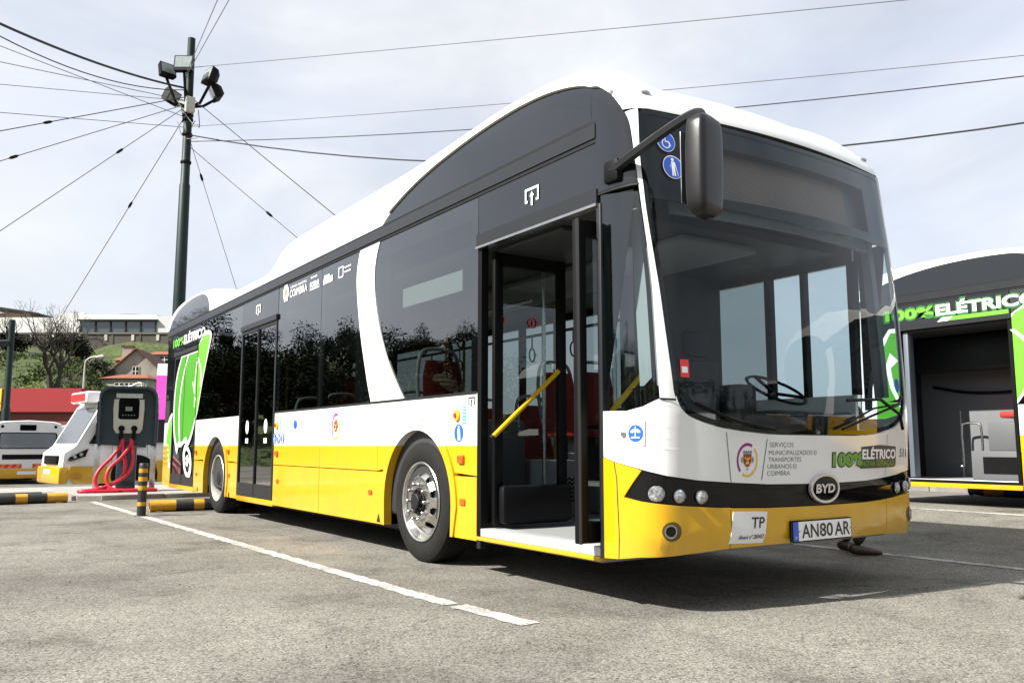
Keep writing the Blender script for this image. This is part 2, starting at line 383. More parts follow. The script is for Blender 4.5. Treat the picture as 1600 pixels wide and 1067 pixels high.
# ---- painted lines (worn paint, broken edges)
def line_paint():
    m, nt, b = nodes_of('worn_line_paint'); N = nt.nodes; L = nt.links
    geo = N.new('ShaderNodeNewGeometry')
    n = N.new('ShaderNodeTexNoise'); n.inputs['Scale'].default_value = 55; n.inputs['Detail'].default_value = 6; n.inputs['Roughness'].default_value = .7; L.new(geo.outputs['Position'], n.inputs['Vector'])
    n3 = N.new('ShaderNodeTexNoise'); n3.inputs['Scale'].default_value = 3; n3.inputs['Detail'].default_value = 4; L.new(geo.outputs['Position'], n3.inputs['Vector'])
    ad = N.new('ShaderNodeMath'); ad.operation = 'MULTIPLY_ADD'; ad.inputs[1].default_value = .5; L.new(n3.outputs['Fac'], ad.inputs[0]); L.new(n.outputs['Fac'], ad.inputs[2])
    r = N.new('ShaderNodeValToRGB'); r.color_ramp.elements[0].position = .64; r.color_ramp.elements[1].position = .80
    r.color_ramp.elements[0].color = (.16, .152, .138, 1); r.color_ramp.elements[1].color = (.46, .45, .43, 1); L.new(ad.outputs[0], r.inputs['Fac'])
    L.new(r.outputs[0], b.inputs['Base Color']); b.inputs['Roughness'].default_value = .8
    bp = N.new('ShaderNodeBump'); bp.inputs['Strength'].default_value = .4; bp.inputs['Distance'].default_value = .004; L.new(n.outputs['Fac'], bp.inputs['Height']); L.new(bp.outputs[0], b.inputs['Normal'])
    return m
PAINT = line_paint()
def painted_line(a, c, w, seed):
    rnd = random.Random(seed); a = Vector(a); c = Vector(c); L = (c-a).length; n = int(L/.05); d = (c-a)/L; s = Vector((-d.y, d.x))
    V = []; F = []
    for i in range(n+1):
        p = a+d*(L*i/n)
        for k in (-1, -.33, .33, 1):
            j = rnd.uniform(-.014, .010) if abs(k) == 1 else 0
            q = p+s*(k*w/2+j); V.append((q.x, q.y, gz(q.x, q.y)+.004))
    for i in range(n):
        for k in range(3): F.append((i*4+k, i*4+k+1, i*4+k+5, i*4+k+4))
    return tag(mesh_obj('painted_line', V, F, PAINT, smooth=False), kind='structure')
painted_line((-1.035, 12.25), (-.675, .98), .115, 1)
painted_line((-.655, .93), (-.60, .27), .125, 2)
painted_line((3.40, 7.5), (3.66, -2.6), .11, 3)
painted_line((7.30, 10), (7.34, -4), .11, 4)
painted_line((-5.6, 12.1), (-5.2, -2), .11, 5)
# loose grit swept over the yard
GRIT = mat('grit', (.11, .105, .095), .9, var=.75, vscale=7)
rnd = random.Random(77); GV = []; GF = []
for k in range(3600):
    dd = 2.4+9*rnd.random()**1.7; aa = R(rnd.uniform(-6, 72)); x, y = CAM.x+dd*math.sin(aa), CAM.y+dd*math.cos(aa)
    if x > -.1 and y > -.1 and x < 2.7: continue
    r = rnd.uniform(.002, .0055)*(2.0 if rnd.random() < .03 else 1); z = gz(x, y); n = len(GV); t = rnd.uniform(0, 6)
    GV += [(x+r*math.cos(t+2.09*j)*rnd.uniform(.7, 1.4), y+r*math.sin(t+2.09*j)*rnd.uniform(.7, 1.4), z-.001) for j in range(3)]+[(x+r*rnd.uniform(-.3, .3), y+r*rnd.uniform(-.3, .3), z+r*rnd.uniform(.6, 1.3))]
    GF += [(n, n+1, n+3), (n+1, n+2, n+3), (n+2, n, n+3)]
tag(mesh_obj('loose_grit', GV, GF, GRIT, smooth=False), 'loose grit and crumbs of asphalt scattered over the yard', 'grit', kind='stuff')
# ---- kerbed islands
CONC = mat('concrete', (.33, .315, .285), .85, var=.25, vscale=3, bump=.5, bscale=40)
CONCD = mat('kerb_concrete', (.21, .20, .18), .85, var=.3, vscale=4, bump=.5, bscale=40)
def pave(name, pts, z0, z1, m):
    n = len(pts); V = [(x, y, z0) for x, y in pts]+[(x, y, z1) for x, y in pts]
    F = [tuple(range(n, 2*n))]+[(i, (i+1) % n, n+(i+1) % n, n+i) for i in range(n)]
    o = mesh_obj(name, V, F, m, smooth=False)
    return tag(o, kind='structure')
isl = pave('charging_island', [(-.86, 12.62), (9.5, 13.1), (9.5, 16.6), (-30, 16.6), (-30, 15.0), (-1.55, 14.55), (-1.2, 12.75)], -.3, .072, CONC)
def kerb_run(a, c, parent, h=.08, w=.13, step=1.0):
    a = Vector(a); c = Vector(c); L = (c-a).length; n = max(1, round(L/step)); d = (c-a)/L; s = Vector((-d.y, d.x))
    for i in range(n):
        p = a+d*(L*(i+.5)/n); hl = L/n/2-.006; g = gz(p.x, p.y)
        mb = MB(); mb.box(-hl, hl, -w/2, w/2, -.2, h+g, bev=.012)
        o = mb.build('kerb_stone', CONCD, parent); o.location = (p.x, p.y, random.Random(i).uniform(-.003, .003)); o.rotation_euler = (0, 0, math.atan2(d.y, d.x))
kerb_run((-.86, 12.62), (9.5, 13.1), isl); kerb_run((-1.55, 14.50), (-16, 14.90), isl); kerb_run((-1.52, 14.4), (-1.22, 12.78), isl, step=.8)
tag(isl)
isl2 = pave('pavement', [(11.35, -12), (16, -12), (16, 20), (11.35, 20)], -.2, .25, CONC)
k2 = isl2
kerb_run((11.28, -8), (11.28, 16), isl2, h=.13)

# ---- hill that runs round the left of the lot
def hill_h(x, y):
    d = math.hypot(x-CAM.x, y-CAM.y); az = math.degrees(math.atan2(x-CAM.x, y-CAM.y))      # 0 = +y, negative = left
    fade = 1-sm(15, 30, az)
    if az > 90: fade = .62*sm(95, 125, az)+.38*sm(150, 180, az)
    h = 3.2*sm(46, 60, d)+11.3*sm(56, 142, d)+6*sm(120, 260, d)
    low = sm(6.6, 9.2, az)*(1-sm(60, 80, az))
    h = h*(1-low)+low*(2.2*sm(46, 60, d)+5.0*sm(62, 108, d)+9.2*sm(113, 136, d)+6*sm(120, 260, d))
    h += .5*math.sin(x*.21+y*.13)+.4*math.sin(x*.09-y*.17)
    return max(-1.0, (h-.6)*fade-.4*(1-fade))
HV = []; HF = []; na = 260; rr = [48, 52, 56, 60, 65, 70, 76, 82, 88, 95, 102, 110, 118, 126, 134, 145, 160, 190, 240, 330]
for r_ in rr:
    for i in range(na+1):
        az = R(-180+360*i/na); x, y = CAM.x+r_*math.sin(az), CAM.y+r_*math.cos(az)
        HV.append((x, y, hill_h(x, y)+random.Random(i*97+int(r_)).uniform(-.25, .25)*(1 if r_ > 55 else 0)))
for j in range(len(rr)-1):
    for i in range(na): HF.append((j*(na+1)+i, j*(na+1)+i+1, (j+1)*(na+1)+i+1, (j+1)*(na+1)+i))
def grass_mat():
    m, nt, b = nodes_of('hillside_grass'); N = nt.nodes; L = nt.links
    geo = N.new('ShaderNodeNewGeometry')
    mp = N.new('ShaderNodeMapping'); mp.inputs['Scale'].default_value = (1, 1, 2.5); L.new(geo.outputs['Position'], mp.inputs['Vector'])
    n1 = N.new('ShaderNodeTexNoise'); n1.inputs['Scale'].default_value = .16; n1.inputs['Detail'].default_value = 9; n1.inputs['Roughness'].default_value = .7; L.new(mp.outputs[0], n1.inputs['Vector'])
    r = N.new('ShaderNodeValToRGB'); e = r.color_ramp.elements; e[0].position = .32; e[0].color = (.018, .028, .007, 1); e[1].position = .68; e[1].color = (.078, .112, .016, 1)
    e2 = r.color_ramp.elements.new(.5); e2.color = (.044, .064, .011, 1); e3 = r.color_ramp.elements.new(.78); e3.color = (.085, .075, .04, 1)
    L.new(n1.outputs['Fac'], r.inputs['Fac']); L.new(r.outputs[0], b.inputs['Base Color']); b.inputs['Roughness'].default_value = .95
    n2 = N.new('ShaderNodeTexNoise'); n2.inputs['Scale'].default_value = 1.4; n2.inputs['Detail'].default_value = 8; L.new(geo.outputs['Position'], n2.inputs['Vector'])
    bp = N.new('ShaderNodeBump'); bp.inputs['Strength'].default_value = 1; bp.inputs['Distance'].default_value = .6; L.new(n2.outputs['Fac'], bp.inputs['Height']); L.new(bp.outputs[0], b.inputs['Normal'])
    return m
GRASSM = grass_mat()
tag(mesh_obj('hill', HV, HF, GRASSM), kind='structure')
# coarse grass and scrub on the slope in view
rnd = random.Random(5); TV = []; TF = []
for k in range(15000):
    az = R(rnd.uniform(-2, 13)); d = rnd.uniform(58, 118); x, y = CAM.x+d*math.sin(az), CAM.y+d*math.cos(az); z = hill_h(x, y)-.1
    h = rnd.uniform(.12, .38)
    for q in range(3):
        a = rnd.uniform(0, 6.28); w = rnd.uniform(.05, .18); dx, dy = math.cos(a)*w, math.sin(a)*w; lx, ly = rnd.uniform(-.3, .3), rnd.uniform(-.3, .3)
        n = len(TV); TV += [(x-dx, y-dy, z), (x+dx, y+dy, z), (x+lx, y+ly, z+h)]; TF.append((n, n+1, n+2))
tag(mesh_obj('hillside_grass', TV, TF, GRASSM, smooth=False), 'rough green grass covering the slope below the retaining wall', 'grass', kind='stuff')
LEAF = mat('dark_foliage', (.011, .015, .006), .9, var=.4, vscale=.4, spec=.03)
LEAF2 = mat('scrub_foliage', (.028, .036, .013), .8, var=.5, vscale=.5)
def leaf_cloud(V, F, c, rx, rz, n, size, rnd):
    for k in range(n):
        while True:
            p = Vector((rnd.uniform(-1, 1), rnd.uniform(-1, 1), rnd.uniform(-1, 1)))
            if p.length <= 1: break
        p = p*(.55+.45*rnd.random()); q = Vector((c[0]+p.x*rx, c[1]+p.y*rx, c[2]+p.z*rz))
        a = Vector((rnd.gauss(0, 1), rnd.gauss(0, 1), rnd.gauss(0, 1))).normalized()*size*rnd.uniform(.6, 1.4); b = a.orthogonal().normalized()*size*rnd.uniform(.5, 1.1)
        i = len(V); V += [q-a, q+b*.6, q+a, q-b*.6]; F.append((i, i+1, i+2, i+3))
# wood on the hill behind the photographer's left shoulder; the bus windows mirror it
rnd = random.Random(11); V = []; F = []
for k in range(560):
    near = k < 230
    az = rnd.uniform(-62, -7) if near else rnd.uniform(-178, -60) if k < 470 else rnd.uniform(108, 180)
    d = rnd.uniform(62, 116) if k % 3 else rnd.uniform(50, 70); x, y = CAM.x+d*math.sin(R(az)), CAM.y+d*math.cos(R(az)); h = rnd.uniform(3.0, 6.2)*(1 if k % 3 else .5)
    z = hill_h(x, y); n_ = 1500 if near else 170; sz_ = .15 if near else .30
    for q in range(4):                                        # uneven crown: four overlapping clumps
        leaf_cloud(V, F, (x+rnd.uniform(-.4, .4)*h, y+rnd.uniform(-.4, .4)*h, z+h*rnd.uniform(.25, 1.1)), h*rnd.uniform(.3, .5), h*rnd.uniform(.28, .45), n_//4, sz_, rnd)
tag(mesh_obj('distant_wood', V, F, LEAF, smooth=False), 'dark evergreen wood on the hill mirrored in the bus windows', 'wood', kind='stuff')
# ================================================================== the bus
W = 2.55
def bez(p0, p1, p2, p3, t):
    a = 1-t; return tuple(a**3*p0[i]+3*a*a*t*p1[i]+3*a*t*t*p2[i]+t**3*p3[i] for i in (0, 1))
PLAN = [(1.275-i/40*1.02, -.15+.12*(i/40*1.02)**2) for i in range(41)]
PLAN += [bez(PLAN[-1], (.07, -.004), (0, .02), (0, .42), i/40) for i in range(1, 41)]
SL = [0]
for (a, b) in zip(PLAN, PLAN[1:]): SL.append(SL[-1]+math.hypot(a[0]-b[0], a[1]-b[1]))
S0 = SL[-1]
def plan(s):
    a = abs(s)
    if a >= S0: x, y = 0.0, .42+a-S0
    else:
        lo, hi = 0, len(SL)-1
        while hi-lo > 1:
            m = (lo+hi)//2
            if SL[m] <= a: lo = m
            else: hi = m
        k = (a-SL[lo])/(SL[hi]-SL[lo]); x = PLAN[lo][0]+k*(PLAN[hi][0]-PLAN[lo][0]); y = PLAN[lo][1]+k*(PLAN[hi][1]-PLAN[lo][1])
    return (x if s >= 0 else W-x, y)
LZ = [(.20, .10), (.30, .045), (.42, .0), (.66, 0), (.9, -.018), (1.1, -.032), (1.3, -.03), (1.8, .0), (2.4, .07), (2.93, .16), (3.0, .19)]
ZE = 2.90
HT = [(.3, 3.36), (1.0, 3.42), (1.3, 3.455), (1.6, 3.455), (2.0, 3.43), (2.5, 3.40), (3.1, 3.375), (5.8, 3.36), (6.1, 3.34), (6.3, 3.28), (6.5, 3.14), (6.66, 3.06), (6.8, 3.04), (8.9, 3.04), (9.05, 3.07), (9.4, 3.22), (9.8, 3.34), (10.3, 3.39), (11.2, 3.39), (11.7, 3.34), (12.0, 3.22), (12.12, 3.1), (12.2, 2.96)]
def roofparm(s):
    x, y = plan(s); w = min(1, max(0, (.42-y)/.57)); y2 = y+lerp(LZ, ZE)*w
    E = Vector((x, y2, ZE)); S = Vector((1.275, max(y2, 1.15), lerp(HT, max(y2, 1.15))))
    n = 1.6+5.6*min(1, max(0, (y2-.10)/.9))**1.15
    return E, S, n
def roof(s, q):
    E, S, n = roofparm(s); c = max(0, math.cos(q*math.pi/2)); a = 1-c**(2/n); b = math.sin(q*math.pi/2)**(2/n)
    return (E.x+(S.x-E.x)*a, E.y+(S.y-E.y)*a, E.z+(S.z-E.z)*b)
def body(s, z):
    if z > ZE:
        E, S, n = roofparm(s); b = min(.999, (z-ZE)/(S.z-ZE)); a = 1-max(0, 1-b**n)**(1/n)
        return (E.x+(S.x-E.x)*a, E.y+(S.y-E.y)*a, z)
    x, y = plan(s); w = min(1, max(0, (.42-y)/.57))
    return (x, y+lerp(LZ, z)*w, z)
def side(y, z): return body(S0+y-.42, z) if z > ZE else (0.0, y, z)
def side_l(y, z): return body(-(S0+y-.42), z) if z > ZE else (W, y, z)
def two_tone(name, lo, hi, zsplit):
    m, nt, b = nodes_of(name); N = nt.nodes; L = nt.links
    tc = N.new('ShaderNodeTexCoord'); sp = N.new('ShaderNodeSeparateXYZ'); L.new(tc.outputs['Object'], sp.inputs[0])
    mt = N.new('ShaderNodeMath'); mt.operation = 'GREATER_THAN'; mt.inputs[1].default_value = zsplit; L.new(sp.outputs['Z'], mt.inputs[0])
    mx = N.new('ShaderNodeMixRGB'); mx.inputs['Color1'].default_value = (*lo, 1); mx.inputs['Color2'].default_value = (*hi, 1); L.new(mt.outputs[0], mx.inputs['Fac'])
    n = N.new('ShaderNodeTexNoise'); n.inputs['Scale'].default_value = 3; n.inputs['Detail'].default_value = 6; L.new(tc.outputs['Object'], n.inputs['Vector'])
    r2 = N.new('ShaderNodeMapRange'); r2.inputs['To Min'].default_value = .17; r2.inputs['To Max'].default_value = .32; L.new(n.outputs['Fac'], r2.inputs['Value']); L.new(r2.outputs[0], b.inputs['Roughness'])
    L.new(mx.outputs[0], b.inputs['Base Color']); b.inputs['Coat Weight'].default_value = .6; b.inputs['Coat Roughness'].default_value = .06
    grime(m, 1.3, .22)
    return m
TWO = two_tone('white_over_yellow_paint', (.64, .355, .0045), (.78, .78, .77), .92)
def fill(name, loops, fm, m, par, **k): return poly(name, loops, fm, m, par, **k)
def rect(a, b, c, d): return [(a, c), (b, c), (b, d), (a, d)]

def wheel_meshes():
    """x axis = axle, outward = -x; outer face of tyre at x=0"""
    t = MB(); prof = [(.312, .03), (.325, .012), (.348, .002), (.40, -.004), (.44, .004), (.468, .022), (.479, .045)]
    for k in range(6):
        y0 = .045+k*.032; prof += [(.480, y0+.004), (.480, y0+.026), (.469, y0+.028), (.469, y0+.031)]
    prof += [(.479, .25), (.44, .275), (.30, .27)]
    t.lathe(prof, n=72); tyre = (t.v, t.f)
    return tyre
TYREV = wheel_meshes()
def mk_wheel(root, y, front, left=False, proto={}):
    w = empty('wheel', (W-.03 if left else .03, y, .475), math.pi if left else 0, root)
    key = ('f' if front else 'r')
    if key not in proto:
        parts = []
        o = mesh_obj('tyre', TYREV[0], TYREV[1], TYRE, w, sharp=30); parts.append(o)
        r = MB()
        if front:
            # polished disc wheel, dished outwards, with hand holes
            r.lathe([(.298, .03), (.302, .006), (.296, .000), (.285, .006), (.278, .03), (.262, .062), (.250, .066)], n=64)
            parts.append(r.build('rim', ALLOY, w))
            def cone(u, v):
                rad = math.hypot(u, v); k = max(0, min(1, (.255-rad)/.075)); return (.068-.075*(k*k*(3-2*k)), u, v)
            holes = [circ(.208*math.cos(R(36*k+18)), .208*math.sin(R(36*k+18)), .027, n=16) for k in range(10)]
            holes = [[(a, b) for a, b in h] for h in holes]
            parts.append(poly('wheel_disc', [circ(0, 0, .255, n=64), circ(0, 0, .105, n=40)]+holes, cone, ALLOY, w, du=.03, dv=.03, thick=.012, centre=lambda p: Vector((1, 0, 0))))
            h = MB(); h.lathe([(.24, .12), (.14, .10), (.0, .10)], n=32); parts.append(h.build('brake_drum', RUBBER, w))
            h = MB(); h.lathe([(.108, .0), (.104, -.018), (.095, -.022), (.088, -.012), (.07, -.012), (.066, -.045), (.058, -.052), (.0, -.054)], n=40)
            for k in range(10):
                a = R(36*k); h.lathe([(.012, -.02), (.012, -.034), (0, -.034)], (0, .088*math.cos(a), .088*math.sin(a)), n=6)
            parts.append(h.build('hub', RUBBER, w))
            for k in range(10):
                a = R(36*k); nmb = MB(); nmb.lathe([(.020, .0), (.020, -.012), (.014, -.014), (.014, -.045), (.009, -.05), (0, -.05)], (0, .142*math.cos(a), .142*math.sin(a)), n=8)
                parts.append(nmb.build('wheel_nut', STEEL, w))
        else:
            r.lathe([(.298, .03), (.302, .006), (.296, .0), (.285, .006), (.280, .03), (.266, .06), (.262, .15), (.235, .175), (.15, .17), (.13, .13), (.13, .08), (.12, .07), (0, .07)], n=64)
            parts.append(r.build('rim', RIMSTEEL, w))
            for k in range(10):
                a = R(36*k); nmb = MB(); nmb.lathe([(.016, .17), (.016, .145), (0, .145)], (0, .185*math.cos(a), .185*math.sin(a)), n=6)
                parts.append(nmb.build('wheel_nut', STEEL, w))
            h = MB(); h.lathe([(.10, .08), (.10, .03), (.085, .02), (0, .02)], n=28); parts.append(h.build('hub', RUBBER, w))
        for p_ in parts:
            if p_.name.split('.')[0] in ('rim', 'wheel_disc'): p_.scale = (1, 1.055, 1.055)
        proto[key] = parts
    else:
        for p in proto[key]:
            c = p.copy(); COL.objects.link(c); c.parent = w
    return w

def person_icon(u, v, h, cane=False):
    s = h/1.0
    l = [[(x*s+u, y*s+v) for x, y in circ(0, .40, .085, n=14)],
         [(x*s+u, y*s+v) for x, y in [(-.13, .29), (.13, .29), (.19, -.02), (.14, -.03), (.10, .14), (.10, -.12), (.11, -.48), (.03, -.48), (0, -.12), (-.03, -.48), (-.11, -.48), (-.10, -.12), (-.10, .14), (-.14, -.03), (-.19, -.02)]]]
    if cane: l.append([(x*s+u, y*s+v) for x, y in [(.15, -.02), (.19, -.02), (.26, -.46), (.23, -.46)]])
    return join(*[tri2d([k]) for k in l])
def chair_icon(u, v, h):
    ring = [circ(u-.02*h, v-.12*h, .26*h, n=24, a0=110, a1=390), ]
    outer = circ(u-.02*h, v-.14*h, .28*h, n=22, a0=120, a1=380); inner = circ(u-.02*h, v-.14*h, .21*h, n=22, a0=380, a1=120)
    body_ = [(u-.10*h, v+.25*h), (u-.02*h, v+.25*h), (u+.0*h, v+.02*h), (u+.20*h, v+.02*h), (u+.30*h, v-.25*h), (u+.22*h, v-.27*h), (u+.14*h, v-.06*h), (u-.08*h, v-.06*h)]
    return join(tri2d([outer+inner]), tri2d([body_]), tri2d([circ(u-.07*h, v+.35*h, .075*h, n=12)]))
def sticker(root, fm, s, z, r, icon, m=None, du=.05):
    """round blue pictogram sticker"""
    o = sheet('pictogram_sticker', shift(tri2d([circ(0, 0, r*1.08)]), s, z), fm, WPRINT, root, du=du, dv=du, off=.0035)
    sheet('blue_disc', shift(tri2d([circ(0, 0, r)]), s, z), fm, m or BLUEP, o, du=du, dv=du, off=.0045)
    sheet('pictogram', shift(icon, s, z), fm, WPRINT, o, du=du, dv=du, off=.0055)
    return o
def crest(root, fm, s, z, h, name='crest'):
    """ring of purple and gold round a small coat of arms"""
    r = h/2
    def ring(a0, a1, ro, ri, off=0): 
        return circ(0, 0, ro*.78, ro, 26, a0, a1)+circ(.0, 0, ri*.78, ri, 26, a1, a0)
    o = sheet(name, shift(tri2d([ring(62, 225, r, r*.83)]), s, z), fm, PURPLE if name == 'crest' else MAGENTA, root, off=.0035)
    sheet('gold_arc', shift(tri2d([ring(-118, 45, r, r*.85)]), s, z), fm, GOLD, o, off=.0035)
    sheet('shield', shift(tri2d([[(-.15*h, .18*h), (.15*h, .18*h), (.15*h, -.05*h), (.08*h, -.17*h), (0, -.21*h), (-.08*h, -.17*h), (-.15*h, -.05*h)]]), s, z), fm, mat('arms_red', (.30, .04, .02), .4), o, off=.0045)
    sheet('shield_figure', shift(join(tri2d([circ(0, .03*h, .045*h, n=12)]), tri2d([circ(-.08*h, .06*h, .03*h, n=10)]), tri2d([circ(.08*h, .06*h, .03*h, n=10)]), tri2d([[(-.07*h, -.12*h), (.07*h, -.12*h), (.05*h, -.04*h), (-.05*h, -.04*h)]])), s, z), fm, GOLD, o, off=.0055)
    crown = [(-.17*h, .20*h)]+[(-.17*h+.34*h*i/8, (.29 if i % 2 else .235)*h) for i in range(9)]+[(.17*h, .20*h)]
    sheet('mural_crown', shift(tri2d([crown]), s, z), fm, GPRINT, o, off=.0045)
    sheet('supporters', shift(join(tri2d([[(-.22*h, .10*h), (-.17*h, .06*h), (-.18*h, -.10*h), (-.24*h, -.02*h)]]), tri2d([[(.22*h, .10*h), (.17*h, .06*h), (.18*h, -.10*h), (.24*h, -.02*h)]]), tri2d([circ(0, -.27*h, .03*h, n=10)])), s, z), fm, GPRINT, o, off=.0045)
    return o
def text(root, body_, fm, s, z, size, m, name='lettering', bold=0, shear=0, align='LEFT', squeeze=1.0, off=.0035, du=.12, slope=0):
    v, f = text2d(body_, size, bold, shear, align, squeeze)
    v = [(a, b+a*slope) for a, b in v]
    return sheet(name, shift((v, f), s, z), fm, m, root, du=du, dv=0, off=off, smooth=False)
def outlined(root, body_, fm, s, z, size, m, edge=KPRINT, grow=.05, bold=.02, **k):
    o = text(root, body_, fm, s, z, size, edge, bold=bold+grow, off=.0030, **k)
    text(o, body_, fm, s, z, size, m, bold=bold, off=.0042, **k)
    return o

def build_bus_common():
    B = empty('city_bus')
    # ---------------- lower side panels, door side
    lo = .25; seam = .70; belt = 1.30
    def arch(yc, r, z0, n=22):
        a0 = math.asin((.47-z0)/r) if .47-z0 < r else math.pi/2
        pts = [(yc+r*math.cos(a), .47+r*math.sin(a)) for a in [math.pi*i/n for i in range(n+1)]]
        return [(yc+r, z0)]+pts+[(yc-r, z0)]
    FW, RW, RA = 2.72, 8.74, .655
    def below(y0, y1, z0, z1): return rect(y0, y1, z0, z1)
    def cut_panel(y0, y1, yc, z0, z1):
        """panel from y0..y1 with the wheel arch of radius RA taken out"""
        n = 24; p = [(y0, z0)]
        if yc-RA > y0:
            p += [(yc-RA, z0)]
        pts = [(yc+RA*math.cos(math.pi-math.pi*i/n), .47+RA*math.sin(math.pi-math.pi*i/n)) for i in range(n+1)]
        pts = [q for q in pts if q[1] >= z0]
        return [(y0, z0)]+pts+[(y1, z0), (y1, z1), (y0, z1)]
    g = .004
    for (mp, right) in ((side, True), (side_l, False)):
        K = dict(thick=.035, du=.5, dv=.5)
        ups = []
        if right:
            segs_low = [(1.795, FW-.608), (FW+.608, 4.84), (4.84, 6.27), (7.69, RW-.608), (RW+.608, 9.93), (11.50, 12.06)]
            segs_up = [('arch', 1.795, 3.47, FW), ('p', 3.47, 4.84), ('p', 4.84, 6.27), ('arch', 7.69, 9.93, RW), ('p', 11.50, 12.06)]
        else:
            segs_low = [(.44, FW-.608), (FW+.608, 4.84), (4.84, 6.27), (6.27, 7.69), (7.69, RW-.608), (RW+.608, 9.93), (9.93, 12.06)]
            segs_up = [('arch', .44, 3.47, FW), ('p', 3.47, 4.84), ('p', 4.84, 6.27), ('p', 6.27, 7.69), ('arch', 7.69, 9.93, RW), ('p', 9.93, 12.06)]
        for (a, b) in segs_low: fill('skirt_panel', rect(a+g, b-g, lo, seam-g), mp, YELLOW, B, **K)
        for sgm in segs_up:
            if sgm[0] == 'p': fill('side_panel', rect(sgm[1]+g/2, sgm[2]-g/2, seam+g, belt), mp, TWO, B, **K)
            else:
                y0, y1, yc = sgm[1:]; fill('side_panel', cut_panel(y0+g/2, y1-g/2, yc, seam+g, belt), mp, TWO, B, **K)
        for yc in (FW, RW):
            n = 26; ro, ri = RA-.006, .575
            zc = .47
            outer = [(yc+ro*math.cos(math.pi*i/n), zc+ro*math.sin(math.pi*i/n)) for i in range(n+1)]
            inner = [(yc+ri*math.cos(math.pi*i/n), zc+ri*math.sin(math.pi*i/n)) for i in range(n, -1, -1)]
            # legs of the flare run down to the skirt
            po = 1.0 if True else 1
            fill('wheel_arch', [(yc+ro*.925, lo)]+outer+[(yc-ro*.925, lo), (yc-ri*.985, lo)]+inner+[(yc+ri*.985, lo)], mp, TWO, B, off=.014, thick=.07, du=.5, dv=.5)
            xs0, xs1 = (.06, .55) if right else (W-.55, W-.06)
            mb = MB(); ri2 = .60; V = []; F = []
            for i in range(n+1):
                a = math.pi*i/n
                for x in (xs0-.02 if right else xs1+.02, xs1 if right else xs0): V.append((x, yc+ri2*math.cos(a), .47+ri2*math.sin(a)))
            F = [(2*i, 2*i+1, 2*i+3, 2*i+2) for i in range(n)]
            F.append(tuple(2*i+1 for i in range(n+1)))
            mesh_obj('wheel_well', V, F, INTD, B)
        # cant rail
        fill('gutter_rail', rect(.42, 12.06, 2.785, 2.875), mp, RAIL, B, off=.012, thick=.05, du=0, dv=0)
        fill('rail_seal', rect(.40, 12.08, 2.875, 2.897), mp, RUBBER, B, off=.006, thick=.03, du=0, dv=0)
        fill('rail_seal', rect(.40, 12.08, 2.758, 2.785), mp, RUBBER, B, off=.004, thick=.03, du=0, dv=0)
    # ---------------- door-side glazing band
    GK = dict(du=.6, dv=.6, off=-.004)
    swR = catmull([Vector((y, z, 0)) for y, z in [(3.50, 2.758), (3.57, 2.62), (3.60, 2.45), (3.56, 2.2), (3.46, 1.93), (3.30, 1.66), (3.12, 1.45), (2.97, 1.30)]], 4)
    swL = catmull([Vector((y, z, 0)) for y, z in [(3.93, 2.758), (3.985, 2.62), (4.0, 2.45), (3.95, 2.18), (3.87, 1.90), (3.78, 1.66), (3.70, 1.46), (3.62, 1.30)]], 4)
    R2 = [(v.x, v.y) for v in swR]; L2 = [(v.x, v.y) for v in swL]
    fill('white_swoosh', R2+L2[::-1], side, WHITE, B, off=.003, thick=.03, du=.3, dv=.08)
    fill('window', [(1.80, 1.30), (1.80, 2.755)]+[(a-.012, b) for a, b in R2], side, TINT, B, **GK)
    fill('window', [(4.905, 2.755), (4.905, 1.30)]+[(a+.012, b) for a, b in L2[::-1]], side, TINT, B, **GK)
    fill('window', rect(4.915, 6.265, 1.30, 2.755), side, TINT, B, **GK)
    fill('window', rect(7.705, 9.935, 1.30, 2.755), side, DARK, B, **GK)
    fill('rear_quarter_panel', rect(11.50, 12.06, 1.30, 2.755), side, BLACKP, B, off=-.002, thick=.02, du=0, dv=0)
    fill('door_header', rect(6.275, 7.695, 2.455, 2.755), side, BLACKP, B, off=-.002, thick=.02, du=0, dv=0)
    fill('door_header', rect(9.945, 11.49, 2.45, 2.755), side, BLACKP, B, off=-.002, thick=.02, du=0, dv=0)
    fill('door_header', rect(.43, 1.79, 2.47, 2.755), side, BLACKP, B, off=-.002, thick=.02, du=0, dv=0)
    fill('door_header_trim', rect(.41, 1.80, 2.372, 2.462), side, GREYT, B, off=.014, thick=.06, du=0, dv=0)
    fill('header_lip', rect(.41, 1.80, 2.355, 2.372), side, STEEL, B, off=.02, thick=.06, du=0, dv=0)
    fill('belt_seal', rect(1.80, 6.265, 1.292, 1.312), side, RUBBER, B, off=.004, thick=.02, du=0, dv=0)
    # black printed borders behind the glass and window pillars inside
    for (a, b, c, d) in ((1.80, 6.26, 2.60, 2.755), (7.71, 9.93, 2.55, 2.755)):
        fill('glass_border', rect(a, b, c, d), side, BLACKP, B, off=-.008, thick=.01, du=0, dv=0)
    for (a, b) in ((1.80, 1.90), (3.30, 4.02), (4.83, 4.99), (6.18, 6.265), (7.705, 7.80), (9.2, 9.935)):
        mb = MB().box(.012, .07, a, b, 1.31, 2.6); mb.build('window_pillar', INTD, B)
    fill('sash_bar', rect(4.99, 6.18, 2.02, 2.05), side, INTD, B, off=-.03, thick=.02, du=0, dv=0)
    fill('sash_bar', rect(8.0, 9.2, 2.02, 2.05), side, INTD, B, off=-.03, thick=.02, du=0, dv=0)
    # ---------------- far side: wall, windows, pillars
    for (a, b) in ((.45, .84), (.88, 1.18), (1.24, 3.0), (3.08, 4.84), (4.92, 6.6), (6.68, 8.3), (8.38, 10.0)):
        fill('window', rect(a, b, 1.30, 2.30), side_l, DARK2 if a > 1.2 else CLEAR, B, off=-.004, du=0, dv=0)
